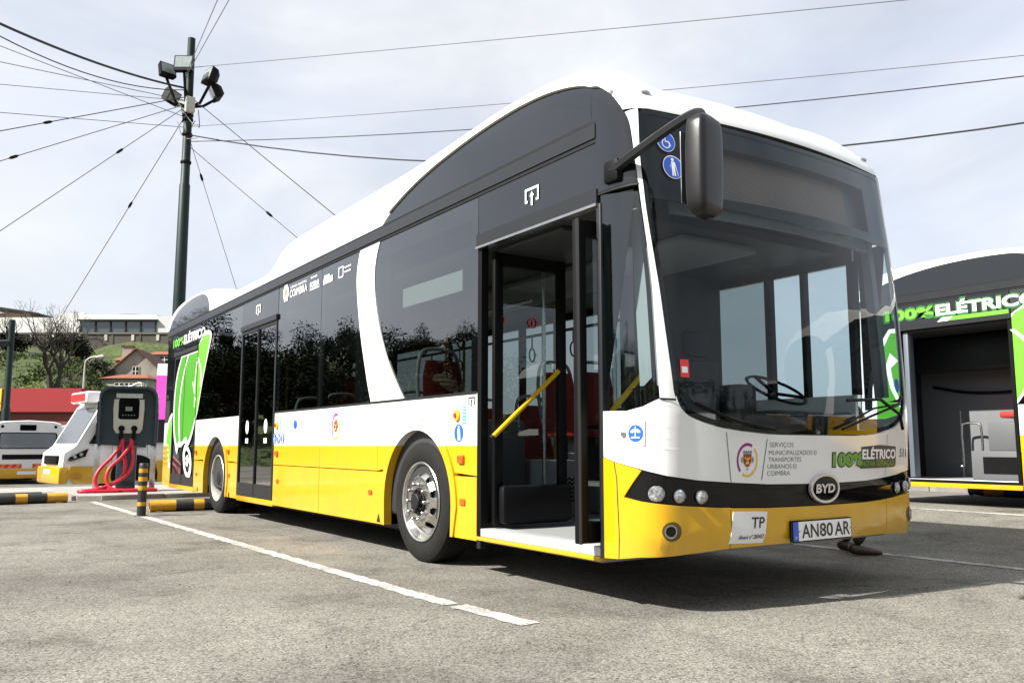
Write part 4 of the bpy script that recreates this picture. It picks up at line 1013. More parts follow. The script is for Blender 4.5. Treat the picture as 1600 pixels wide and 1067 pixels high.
MB().box(.10, .9, .9, 1.7, 2.325, 2.36, bev=.01).build('entrance_lamp_panel', INTG, B)
# ---- side writing and marks
door_icon(B, 1.10, 2.60, .16, WPRINT); door_icon(B, 7.03, 2.61, .17, WPRINT); door_icon(B, 1.87, 1.245, .09, KPRINT)
c2 = crest(B, side, 4.43, 1.105, .26, 'side_crest')
decal('rule', rect(0, .006, -.17, .13), side, 4.225, 1.12, FAINT, B)
for i, ln in enumerate(('SERVIÇOS', 'MUNICIPALIZADOS Ð', 'TRANSPORTES', 'URBANOS Ð', 'COIMBRA')):
    ftext(B, ln, side, 4.19, 1.19-.055*i, (.23, .50, .33, .28, .22)[i], .032, FAINT)
# emergency valve and pictograms by the doors
for (y, z) in ((2.075, 1.145), (6.17, 1.15)):
    v_ = MB().lathe([(.043, 0), (.043, -.016), (.030, -.022), (0, -.022)], (0, y, z), 'x', 24).build('emergency_valve', POLEY, B)
    MB().lathe([(.018, -.02), (.018, -.03), (0, -.03)], (0, y, z), 'x', 16).build('valve_button', REDP, v_)
    o = decal('valve_notice', rect(0, .055, -.065, .065), side, y-.075, z, TEAL, B)
    for k in range(5): decal('notice_line', rect(.006, .049, -.052+.024*k, -.044+.024*k), side, y-.075, z, WPRINT, o, off=.0045)
sticker(B, side, 2.05, 1.012, .068, person_icon(0, 0, .115, True))
sticker(B, side, 6.235, 1.00, .058, chair_icon(.0, 0, .10)); sticker(B, side, 6.10, 1.00, .058, tri2d([[(-.03, .03), (.0, .04), (.035, .0), (.02, -.01), (.0, -.04), (-.015, 0)]])); sticker(B, side, 5.965, 1.00, .058, person_icon(0, 0, .10))
sb = MB().lathe([(.048, 0), (.048, -.008), (.04, -.012), (0, -.012)], (0, 5.57, 1.15), 'x', 24).build('charging_button', BLUEP, B)
for y in (6.62, 7.35):
    decal('door_notice', circ(0, 0, .062, .085), side, y, 1.15, WPRINT, B, off=-.007); decal('door_notice', rect(-.055, .055, -.03, .03), side, y, .98, WPRINT, B, off=-.007)
# crest and sponsors on the glass
wc = decal('glass_crest', [(-.05, -.10), (.05, -.10), (.09, -.03), (.09, .04), (.05, .07), (.06, .12), (-.06, .12), (-.05, .07), (-.09, .04), (-.09, -.03)], side, 6.02, 2.665, WPRINT, B, off=.0008)
decal('crest_shield', circ(0, 0, .045, .05, 16), side, 6.02, 2.67, ORANGE, wc, off=.0018)
ftext(B, 'CÂMARA MUNICIPAL', side, 5.87, 2.688, .52, .032, WPRINT, off=.001); ftext(B, 'COIMBRA', side, 5.89, 2.585, .55, .085, WPRINT, off=.001, bold=.0)
ftext(B, 'POSEUR', side, 5.25, 2.60, .27, .06, WPRINT, bold=.03, off=.001); decal('rule', rect(0, .27, 0, .018), side, 5.25, 2.572, WPRINT, B, off=.001); decal('rule', rect(.02, .20, 0, .014), side, 5.25, 2.70, WPRINT, B, off=.001)
ftext(B, '2020', side, 4.80, 2.575, .19, .07, WPRINT, bold=.03, off=.001); decal('emblem', [(0, 0), (.05, 0), (.09, .07), (.17, .07), (.17, .09), (.03, .09)], side, 4.87, 2.575, WPRINT, B, off=.001)
decal('emblem', [rect(0, .12, 0, .11), rect(.012, .108, .012, .098)], side, 4.46, 2.575, WPRINT, B, off=.001)
for k in range(2): decal('rule', rect(0, .16, 0, .014), side, 4.31, 2.61+.045*k, WPRINT, B, off=.001)
# interior screen seen through the first window
MB().box(.10, .115, 2.19, 3.22, 2.12, 2.285).build('line_display', mat('pale_screen', (.80, .83, .83), .5), B, smooth=False)
# ---- rear door wrap: green leaf shapes with white edges, plug
def smooth2(l, n=5): 
    v = catmull([Vector((a, b, 0)) for a, b in l], n); return [(p.x, p.y) for p in v]
leafr = smooth2([(9.87, 2.49), (9.64, 2.61), (9.31, 2.60), (9.215, 2.50), (9.35, 2.28), (9.61, 1.88), (9.81, 1.48), (9.93, 1.31)])
leafg = smooth2([(9.90, 2.46), (9.66, 2.545), (9.36, 2.545), (9.30, 2.47), (9.43, 2.24), (9.66, 1.86), (9.85, 1.48), (9.93, 1.36)])
def leaf_wrap(B):
    wl_ = fill('wrap', leafr+[(9.93, 2.45)], side, WHITE, B, off=.003, du=.3, dv=.2)
    fill('green_print', leafg+[(9.93, 2.40)], side, LIME, wl_, off=.004, du=.3, dv=.2)
    c_ = smooth2([(9.93, 2.25), (9.75, 2.05), (9.72, 1.8)], 5); fill('white_stroke', [(a+.03, b) for a, b in c_]+[(a-.03, b) for a, b in c_[::-1]], side, WPRINT, wl_, off=.005, du=.3, dv=.2)
leaf_wrap(B)
dleaf = [(9.96, 2.36), (11.0, 2.36)]+smooth2([(11.03, 2.36), (11.28, 2.10), (11.40, 1.80), (11.42, 1.45), (11.34, 1.12), (11.15, .86), (11.05, .78)])+smooth2([(10.95, .90), (10.75, .90), (10.55, .96), (10.36, .90), (10.12, 1.06), (9.96, 1.28)])
w2 = fill('wrap', dleaf, side, WHITE, B, off=.0055, du=.3, dv=.2)
dg = [(9.96, 2.34), (10.95, 2.34)]+smooth2([(10.98, 2.34), (11.20, 2.08), (11.32, 1.80), (11.34, 1.46), (11.26, 1.16), (11.08, .93)])+smooth2([(10.95, .99), (10.75, .98), (10.5, 1.06), (10.36, .99), (10.14, 1.14), (9.96, 1.36)])
fill('green_print', dg, side, GREEN, w2, off=.0065, du=.3, dv=.2)
for (pts, wd) in (([(10.55, 2.34), (10.85, 2.0), (11.0, 1.6), (10.98, 1.25), (10.86, .95)], .05), ([(10.2, 1.9), (9.98, 1.6)], .03), ([(9.98, 2.2), (10.05, 1.9), (10.02, 1.5)], .035)):
    c_ = smooth2(pts, 6); fill('white_stroke', [(a+wd/2, b) for a, b in c_]+[(a-wd/2, b) for a, b in c_[::-1]], side, WPRINT, w2, off=.0075, du=.3, dv=.2)
pc = smooth2([(10.53, .93), (10.62, .80), (10.56, .62), (10.42, .48), (10.27, .44), (10.12, .46), (10.06, .63), (10.14, .80), (10.30, .90)], 4)
pg = [((a-10.33)*.62+10.33, (b-.68)*.70+.68) for a, b in pc]
fill('plug_print', [pc, pg], side, WPRINT, w2, off=.0075, du=.3, dv=.2)
decal('plug_symbol', [(-.07, -.07), (.03, -.09), (.09, -.03), (.09, .03), (.03, .09), (-.07, .07)], side, 10.33, .69, WPRINT, w2, off=.008)
for dz_ in (-.045, .035): decal('plug_prong', rect(-.15, -.07, dz_-.012, dz_+.012), side, 10.33, .69, WPRINT, w2, off=.008)
cir = smooth2([(11.96, .96), (11.88, 1.20), (11.70, 1.38), (11.52, 1.46), (11.505, 1.40)], 4)
w3 = fill('wrap', cir+[(11.505, .56), (11.62, .56), (11.75, .93)], side, WPRINT, B, off=.003, du=.3, dv=.2)
fill('green_print', [(11.88, .96), (11.80, 1.16), (11.66, 1.32), (11.51, 1.38), (11.51, .64), (11.60, .64), (11.70, .93)], side, LIME, w3, off=.004, du=.3, dv=.2)
for k in range(4): MB().box(-.008, .004, 11.64, 12.02, .62+.085*k, .665+.085*k, bev=.004).build('engine_vent', mat('vent_yellow', (.42, .22, .01), .5), B)
def slogan(B, edge, grow):
    ftext(B, '100%', side, 11.66, 2.55, .72, .14, LIME, bold=.045, edge=edge, off=.006, grow=grow); ftext(B, 'ELÉTRICO', side, 10.91, 2.545, 1.33, .185, WPRINT, bold=.035, edge=edge, off=.006, grow=grow)
slogan(B, KPRINT, .012)
decal('mini_leaf', [(0, 0), (.05, .02), (.06, .10), (.01, .07)], side, 9.72, 1.10, LIME, B)
# ---- front writing and marks
crest(B, body, .632, .838, .195)
decal('rule', [(0, 0), (.005, 0), (.042, .236), (.037, .236)], body, .526, .722, KPRINT, B)
for i, ln in enumerate(('SERVIÇOS', 'MUNICIPALIZADOS Ð', 'TRANSPORTES', 'URBANOS Ð', 'COIMBRA')):
    ftext(B, ln, body, .468+.004*i, .905-.0395*i, (.195, .405, .27, .235, .185)[i], (.034 if i == 0 else .027), GPRINT, du=.06)
ftext(B, '100%', body, -.090, .792, .335, .082, GREEN, bold=.055, edge=KPRINT, off=.005, du=.06, grow=.009)
plq = poly('slogan_backing', [[(-.398, .775), (-.398, .825), (-.41, .83), (-.41, .912), (-.66, .925), (-.925, .915), (-.925, .795), (-.90, .778)]], body, KPRINT, B, off=.0042, du=.05, dv=0)
ftext(plq, 'ELÉTRICO', body, -.420, .833, .495, .080, WPRINT, bold=.035, off=.0056, du=.06)
ftext(plq, 'NOVA GERAÇÃO', body, -.412, .779, .485, .056, GREEN, bold=.02, off=.0056, du=.06)
ftext(B, '511', body, -1.0, .842, .115, .058, KPRINT, bold=.02, shear=.1, du=.03)
# maker's oval badge
bd = poly('maker_badge', [circ(0, .664, .132, .083, 40)], body, BLACKG, B, off=.018, thick=.025, du=.06, dv=.06)
sheet('badge_ring', tri2d([circ(0, .664, .137, .088, 40), circ(0, .664, .122, .074, 40)]), body, SILVER, bd, off=.024, thick=.02, du=.04, dv=.04)
ftext(bd, 'BYD', body, .092, .636, .184, .056, SILVER, bold=.035, shear=.08, off=.023, du=.05)
# permit panel and number plate
pm = poly('permit_panel', [[(.735, .548), (.487, .542), (.512, .368), (.760, .373)]], body, WHITE, B, off=.007, thick=.003, du=.08, dv=.06)
ftext(pm, 'TP', body, .605, .452, .095, .062, KPRINT, bold=.015, shear=.12, off=.0085, du=.05); ftext(pm, 'Alvará nº 200453', body, .70, .395, .185, .024, KPRINT, bold=.012, shear=.12, off=.0085, du=.05)
pf = lambda u, w: (1.238-u, -.155+.0*u-.115*(w-.42)*0+.016*(u/.26)**2*0, w)
PL = empty('number_plate', (0, 0, 0), 0, B)
fl = lambda u, w: (lambda p: (p[0], body(0, .42)[1]-.012, p[2]))(body(u, w))
PY = -.165
def pmap(u, w): return (1.275-u, PY, w)
pc_ = lambda p: Vector((p.x, 3, p.z))
poly('plate_frame', [rrect(-.245, .318, .358, .482, .008)], pmap, BLACK, PL, off=0, thick=.02, du=0, dv=0, centre=pc_)
poly('plate_face', [rrect(-.238, .311, .365, .475, .006)], pmap, WPRINT, PL, off=.002, du=0, dv=0, centre=pc_)
poly('euro_band', [rect(.264, .311, .365, .475)], pmap, BLUEP, PL, off=.003, du=0, dv=0, centre=pc_)
for (tx, u, w_) in (('AN', .235, .155), ('80', .068, .125), ('AR', -.075, .150)):
    sheet('lettering', shift(fit(tx, w_, .080, .012), u, .380), pmap, KPRINT, PL, du=0, dv=0, off=.004, smooth=False, centre=pc_)
sheet('lettering', shift(fit('P', .012, .018, .01), .294, .375), pmap, WPRINT, PL, du=0, dv=0, off=.004, smooth=False, centre=pc_)
for u in (.255, .055, -.228): sheet('plate_screw', tri2d([circ(u, .42, .006, n=10)]), pmap, STEEL, PL, du=0, dv=0, off=.0045, centre=pc_)
# stickers on windscreen and filler flap
sticker(B, body, 1.045, 2.705, .062, chair_icon(0, 0, .11)); sticker(B, body, 1.015, 2.545, .068, person_icon(0, 0, .118, True))
st_ = decal('inspection_sticker', rect(-.03, .03, -.05, .05), body, 1.05, 1.35, REDP, B, off=.001); decal('sticker_label', rect(-.02, .02, -.02, .015), body, 1.05, 1.345, WPRINT, st_, off=.002)
o = decal('window_notice', circ(0, 0, .045, .05, 20), body, -1.0, 1.33, BLUEP, B, off=.001)
fpn = poly('filler_flap', [rrect(1.290, 1.457, .918, 1.054, .006)], body, WHITE, B, off=.006, thick=.004, du=.03, dv=.05)
sheet('flap_gap', tri2d([rrect(1.285, 1.462, .913, 1.059, .008), rrect(1.290, 1.457, .918, 1.054, .006)]), body, GPRINT, fpn, off=.0035, du=.03, dv=.05)
decal('washer_sign', circ(0, 0, .048), body, 1.345, .988, BLUEP, fpn, off=.0075, du=.03); sheet('pictogram', shift(washer_icon(.048), 1.345, .988), body, WPRINT, fpn, du=.03, dv=.03, off=.009)
p = body(1.425, .985); lk = MB().lathe([(.02, .0), (.02, -.012), (.008, -.014), (0, -.006)], (0, 0, 0), 'x', 16).build('flap_lock', STEEL, fpn); lk.location = p; lk.rotation_euler = (0, 0, R(20))

# ================================================================== second bus: its tail end with the rear doorway open
B2 = BUS2
fill('door_surround', [rect(9.94, 11.49, .30, 2.455), rect(9.985, 11.445, .335, 2.40)], side, BLACK, B2, off=.003, thick=.05, du=0, dv=0)
fill('header_bar', rect(9.93, 11.50, 2.395, 2.45), side, RAIL, B2, off=.022, thick=.05, du=0, dv=0)
MB().box(.03, .17, 11.36, 11.43, .36, 2.38, bev=.006).build('door_leaf', mat('leaf_grey', (.10, .12, .145), .4), B2)
MB().box(.0, .14, 9.985, 11.445, .30, .342, bev=.004).build('door_sill', MATS['sill_aluminium'], B2)
PART = mat('partition_grey', (.16, .168, .18), .5, var=.05)
MB().box(1.22, 1.27, 9.4, 12.0, .335, 2.36, bev=.01).build('partition', PART, B2)
MB().box(.15, W-.1, 11.90, 11.95, .335, 2.36).build('end_wall', INTD, B2, smooth=False)
oh = MB().box(.75, 1.21, 9.6, 11.85, 1.86, 2.35, bev=.06).build('overhead_duct', INTD, B2)
MB().tube(catmull([(1.20, 11.7, 1.66), (1.19, 11.2, 1.56), (1.19, 10.6, 1.54), (1.20, 10.1, 1.62)], 5), .020, 8).build('partition_trim', BLACK, B2)
MB().tube(catmull([(1.0, 11.24, .50), (1.0, 11.20, .54), (1.0, 11.20, 1.02), (1.0, 11.15, 1.10), (1.0, 10.97, 1.10), (1.0, 10.92, 1.02), (1.0, 10.92, .54), (1.0, 10.96, .50)], 4), .016, 8).build('hoop_rail', STEEL, B2)
sb_ = MB().box(.42, 1.21, 9.50, 10.78, .336, .72, bev=.012).build('step_box', mat('step_grey', (.10, .105, .11), .5), B2); MB().box(.412, .419, 10.05, 10.62, .42, .64).build('step_grille', BLACK, sb_, smooth=False)
MB().box(.62, 1.21, 9.50, 10.64, .722, 1.10, bev=.012).build('step_box', MATS['step_grey'], B2)
MB().box(.70, 1.15, 10.0, 10.10, 1.22, 1.88, bev=.04).build('seat_back', SEATR, B2); MB().box(.70, 1.15, 10.06, 10.52, 1.16, 1.25, bev=.03).build('seat_cushion', SEATR, B2); MB().box(.85, 1.0, 10.2, 10.4, 1.10, 1.16).build('seat_pedestal', SEATF, B2, smooth=False)
MB().box(.15, 1.20, 9.36, 9.40, .336, 2.36).build('partition', INTD, B2, smooth=False)
leaf_wrap(B2)
gl_ = fill('wrap', [(11.50, .56), (11.62, .56), (11.96, .96), (11.92, 1.6), (11.80, 2.2), (11.62, 2.44), (11.50, 2.44)], side, WPRINT, B2, off=.003, du=.3, dv=.2)
fill('green_print', [(11.50, .66), (11.60, .66), (11.88, 1.0), (11.85, 1.6), (11.73, 2.16), (11.60, 2.38), (11.50, 2.38)], side, GREEN, gl_, off=.004, du=.3, dv=.2)
fill('white_stroke', [(11.50, 1.98), (11.62, 2.10), (11.70, 1.9), (11.64, 1.6), (11.50, 1.3), (11.50, 1.42), (11.58, 1.62), (11.62, 1.88)], side, WPRINT, gl_, off=.005, du=.3, dv=.2)
slogan(B2, DKGREEN, .03)
fill('stripe', [(9.96, 2.462), (10.75, 2.462), (10.68, 2.515), (9.96, 2.515)], side, LIME, B2, off=.004, du=0, dv=0)
fill('stripe', [(10.75, 2.462), (10.90, 2.462), (10.83, 2.515), (10.68, 2.515)], side, WPRINT, B2, off=.004, du=0, dv=0)
# ================================================================== around the charging bay
def at(u, v, depth):
    """world point seen at a place of the survey picture, at a chosen distance along the view axis"""
    p = R(6.966); a = ((u-800)/1330, 1.0, -(v-533.5)/1330); a = (a[0], math.cos(p)*a[1]-math.sin(p)*a[2], math.sin(p)*a[1]+math.cos(p)*a[2])
    y_ = R(33.83); d = Vector((a[0]*math.cos(y_)+a[1]*math.sin(y_), -a[0]*math.sin(y_)+a[1]*math.cos(y_), a[2]))
    return CAM+d*(depth/a[1])
YELB = mat('barrier_yellow', (.56, .28, .012), .5, var=.2, vscale=12); BLKB = mat('barrier_black', (.02, .02, .02), .5, var=.3, vscale=12)
# ---- striped wheel stops: thick pipes with painted bands
def wheel_stop(loc, rz, L, bands, label):
    e = empty('wheel_stop', loc, rz); x = -L/2; r = .08
    for i, (w_, c) in enumerate(bands):
        k = MB(); k.lathe([(r*.72 if i == 0 else r, x), (r, x), (r, x+w_), (r*.72 if i == len(bands)-1 else r, x+w_)], (0, 0, r), 'x', 24)
        k.build('painted_band', YELB if c else BLKB, e); x += w_
    for xx in (-L/2+.12, L/2-.12): MB().box(xx-.05, xx+.05, -.05, .05, 0, .012, bev=.003).build('foot_plate', STEEL, e)
    return tag(e, label, 'wheel stop', 'striped wheel stops at the bay ends')
wheel_stop((.10, 9.34, 0), R(-4), 1.60, [(.34, 1), (.24, 0), (.14, 1), (.25, 0), (.25, 1), (.19, 0), (.19, 1)], 'yellow and black wheel stop behind the rear wheel of the bus numbered 511')
wheel_stop((-2.42, 12.22, 0), R(6), 2.05, [(.34, 1), (.36, 0), (.30, 1), (.30, 0), (.17, 1), (.28, 0), (.30, 1)], 'yellow and black wheel stop in the empty bay beside the charger')
wheel_stop((10.6, 3.1, .13), R(90), 1.7, [(.3, 1), (.3, 0), (.25, 1), (.3, 0), (.3, 1), (.25, 0)], 'yellow and black wheel stop under the green-wrapped bus')
# ---- bollard
e = empty('bollard', (-.93, 8.72, 0)); z = 0
for i, (h, c) in enumerate(((.135, 0), (.05, 1), (.155, 0), (.055, 1), (.06, 0), (.055, 1), (.055, 0), (.055, 1), (.06, 0))):
    MB().lathe([(.056, z), (.056, z+h)]+([(.05, z+h+.008), (0, z+h+.010)] if i == 8 else []), (0, 0, 0), 'z', 24).build('painted_band', YELB if c else BLKB, e); z += h
MB().lathe([(.0, .012), (.085, .012), (.09, .0)], (0, 0, 0), 'z', 24).build('base_plate', BLKB, e)
tag(e, 'slim black bollard with yellow bands standing on the white bay line', 'bollard')
# ---- charging station
CH = empty('charging_station', (-.22, 14.15, .072), -R(12)); HOOD = mat('charger_blue_grey', (.020, .044, .065), .35, coat=.3, var=.08)
w, d0, z0, z1 = .52, .38, .86, 1.95
prof = [(-w, z0), (-w, z1-.20)]+[(-w+.20-.20*math.cos(R(a)), z1-.20+.20*math.sin(R(a))) for a in range(0, 91, 15)]+[(w-.20+.20*math.sin(R(a)), z1-.20+.20*math.cos(R(a))) for a in range(0, 91, 15)]+[(w, z0)]
inn_ = [(x*.93, zz_*1 if zz_ < z0+.01 else z0+(zz_-z0)*.965) for x, zz_ in prof]
V = []; F = []; n = len(prof)
for (pr, y0) in ((prof, -d0), (prof, d0*.3), (inn_, -d0)):
    V += [(x*(1.0 if y0 > 0 else .97), y0+.12*(1-(zz_-z0)/(z1-z0))*(1 if y0 < 0 else 0), zz_) for x, zz_ in pr]
V += [(x, d0*.1, zz_) for x, zz_ in inn_]
for i in range(n-1):
    F += [(i, i+1, n+i+1, n+i), (2*n+i, i+0, i+1, 2*n+i+1), (3*n+i, 2*n+i, 2*n+i+1, 3*n+i+1)]
F.append(tuple(n+i for i in range(n))); F.append(tuple(3*n+i for i in range(n-1, -1, -1)))
mesh_obj('hood', V, F, HOOD, CH)
for sx in (-1, 1):
    mesh_obj('side_graphic', [(sx*(w+.004), -d0+.10, z0+.06), (sx*(w+.004), -.02, z0+.06), (sx*(w+.004), -.02, z1-.28), (sx*(w+.004), -d0+.02, z1-.28)], [(0, 1, 2, 3)], mat('charger_silver', (.45, .45, .45), .4, metal=.3), CH, smooth=False)
    mesh_obj('red_mark', [(sx*(w+.007), -d0+.07, z1-.62), (sx*(w+.007), -.06, z1-.62), (sx*(w+.007), -.06, z1-.34), (sx*(w+.007), -d0+.04, z1-.34)], [(0, 1, 2, 3)], REDP, CH, smooth=False)
un = empty('charger_unit', (0, 0, 0), 0, CH)
def flat_y(y): return lambda u, v: (u, y, v)
ccy = lambda p: Vector((p.x, 5, p.z))
shell = [(-.26, 1.72), (.26, 1.72), (.27, 1.55), (.25, 1.16), (.20, 1.08), (-.20, 1.08), (-.25, 1.16), (-.27, 1.55)]
poly('shell', [shell], flat_y(-.10), mat('charger_champagne', (.55, .52, .46), .35, metal=.6, var=.05), un, off=0, thick=.14, du=0, dv=0, centre=ccy)
poly('display_panel', [rrect(-.18, .18, 1.34, 1.73, .05)], flat_y(-.104), BLACKG, un, off=.004, thick=.01, du=0, dv=0, centre=ccy)
poly('display', [rect(-.06, .06, 1.50, 1.58)], flat_y(-.115), mat('lcd_grey', (.20, .24, .24), .3), un, off=0, thick=.004, du=0, dv=0, centre=ccy)
for k in range(5): poly('key', [circ(-.10+.05*k, 1.42, .012, n=10)], flat_y(-.115), GPRINT, un, thick=.004, du=0, dv=0, centre=ccy)
poly('rating_plate', [rect(-.23, .23, 1.745, 1.83)], flat_y(-.10), STEEL, un, off=0, thick=.02, du=0, dv=0, centre=ccy)
for sx in (-.11, .11):
    h = MB(); h.lathe([(.055, 0), (.055, -.05), (.04, -.06), (0, -.06)], (sx, -.10, 1.17), 'y', 20); h.tube(catmull([(sx, -.16, 1.17), (sx, -.20, 1.13), (sx, -.21, 1.05), (sx-.01, -.20, .95)], 4), .034, 10); h.build('plug', BLACK, un)
MB().box(-.17, .17, -.06, .14, 0, .86, bev=.02).build('pedestal', HOOD, CH); MB().box(-.32, .32, -.18, .24, 0, .02, bev=.005).build('base_plate', STEEL, CH)
for sx in (-.52, .46): MB().box(sx-.05, sx+.05, .10, .17, 0, .88, bev=.005).build('support_post', STEEL, CH)
MB().tube(catmull([(-.03, -.1, 1.955), (.05, -.12, 1.985), (.14, -.14, 2.03), (.20, -.16, 2.02)], 4), .02, 8).build('lamp', WHITE, CH)
CABLE = mat('red_cable', (.50, .008, .028), .42, var=.12, vscale=9)
for k, pts in enumerate(([(-.12, -.20, .97), (-.14, -.22, .86), (-.36, -.30, .62), (-.62, -.38, .40), (-.70, -.42, .20), (-.55, -.46, .06), (-.20, -.48, .035), (.30, -.42, .035), (.62, -.32, .035), (.70, -.16, .035), (.45, -.14, .035)],
                         [(.10, -.20, .97), (.08, -.23, .84), (-.12, -.34, .62), (-.38, -.42, .42), (-.42, -.48, .20), (-.25, -.55, .06), (.15, -.58, .035), (.55, -.52, .035), (.80, -.46, .033)],
                         [(.12, -.20, .97), (.15, -.24, .80), (.16, -.30, .50), (.02, -.38, .30), (-.25, -.46, .16), (-.60, -.50, .07), (-.95, -.50, .033), (-1.05, -.58, .033), (-.90, -.66, .033), (-.50, -.64, .033), (-.1, -.62, .033)],
                         [(-.10, -.20, .97), (-.09, -.23, .80), (.0, -.30, .5), (-.05, -.36, .30), (-.30, -.40, .14), (-.70, -.42, .04), (-1.0, -.44, .033)])):
    MB().tube(catmull([(x*.70, y, z) for x, y, z in pts], 6), .032, 10).build('charging_cable', CABLE, CH)
tag(CH, 'blue-grey hooded charging station with looping red cables on the kerbed island', 'charger')

# ---- person standing beyond the nose of the bus
def person(loc, rz, label):
    J = [((0, .20, .46), .13), ((0, .12, .64), .135), ((0, .03, .84), .145), ((0, -.01, .96), .09), ((0, -.03, 1.03), .055),
         ((-.20, .02, .92), .065), ((-.25, -.14, .72), .048), ((-.18, -.34, .66), .036), ((.20, .02, .92), .065), ((.25, -.14, .72), .048), ((.18, -.34, .66), .036),
         ((-.10, .16, .46), .095), ((-.13, -.22, .50), .07), ((-.115, .02, .09), .055), ((.10, .16, .46), .095), ((.16, -.24, .50), .07), ((.16, -.01, .09), .055)]
    E_ = [(0, 1), (1, 2), (2, 3), (3, 4), (2, 5), (5, 6), (6, 7), (2, 8), (8, 9), (9, 10), (0, 11), (11, 12), (12, 13), (0, 14), (14, 15), (15, 16)]
    me = bpy.data.meshes.new('person'); me.from_pydata([j[0] for j in J], E_, []); o = bpy.data.objects.new('person', me); link(o)
    o.modifiers.new('skin', 'SKIN')
    for i, sv in enumerate(me.skin_vertices[0].data): sv.radius = (J[i][1], J[i][1]*.85); sv.use_root = (i == 0)
    ss = o.modifiers.new('sub', 'SUBSURF'); ss.levels = ss.render_levels = 2
    me.materials.append(mat('dark_clothes', (.018, .020, .026), .8, bump=.3, bscale=40))
    o.location = loc; o.rotation_euler = (0, 0, rz)
    SK = mat('skin', (.42, .24, .17), .5)
    hd = bmesh.new(); bmesh.ops.create_uvsphere(hd, u_segments=24, v_segments=18, radius=.11)
    for v in hd.verts:
        x, y, z = v.co; v.co.z = z*1.18; v.co.x = x*.82
        if y < -.05 and abs(x) < .03 and -.05 < z < .03: v.co.y -= .022
        if z < -.03: v.co.x *= .9; v.co.y = y*.95-.008
    me2 = bpy.data.meshes.new('head'); hd.to_mesh(me2); hd.free(); me2.materials.append(SK); ho = link(bpy.data.objects.new('head', me2), o); ho.location = (0, -.06, 1.13); ho.rotation_euler = (R(15), 0, 0)
    for p_ in me2.polygons: p_.use_smooth = True
    hr = MB(); hr.lathe([(.0, .145), (.06, .135), (.100, .085), (.112, .03), (.110, -.04), (.09, -.07)], (0, .026, 0), 'z', 20); hr.build('hair', mat('hair_dark', (.02, .014, .01), .7), ho)
    for sx, (fx, fy) in ((-1, (-.115, .02)), (1, (.16, -.01))):
        b_ = MB(); V = []; F = []
        secs = [(.07, .045, .02, .10), (.0, .048, .0, .11), (-.10, .05, .0, .075), (-.19, .045, .0, .055), (-.235, .025, .005, .035)]
        for (yy, hw, za, zb) in secs: V += [(fx-hw, fy+yy, za), (fx+hw, fy+yy, za), (fx+hw*.8, fy+yy, zb), (fx-hw*.8, fy+yy, zb)]
        for i in range(4):
            for k in range(4): F.append((i*4+k, i*4+(k+1) % 4, i*4+4+(k+1) % 4, i*4+4+k))
        F += [(3, 2, 1, 0), (16, 17, 18, 19)]
        so_ = mesh_obj('shoe', V, F, mat('brown_leather', (.045, .022, .013), .45), o, sharp=180); sm_ = so_.modifiers.new('sub', 'SUBSURF'); sm_.levels = sm_.render_levels = 2
        hx = -.23 if sx < 0 else .23
        hm = MB(); hm.box(hx-.035, hx+.035, -.11, -.075, .80, .90, bev=.012)
        for k in range(4): hm.tube([(hx-.026+.0175*k, -.093, .81), (hx-.026+.0175*k, -.100, .77), (hx-.024+.0165*k, -.090, .735+.008*abs(k-1.5))], [.0085, .008, .006], 6)
        hm.tube([(hx-sx*.032, -.095, .87), (hx-sx*.052, -.11, .835), (hx-sx*.05, -.112, .805)], [.010, .009, .007], 6); hd_ = hm.build('hand', SK, o); hd_.location = (.05 if sx < 0 else -.05, -.27, -.24)
    return tag(o, label, 'person')
person((3.36, 1.12, 0), R(60), 'person in dark clothes and brown shoes behind the nose of the bus')

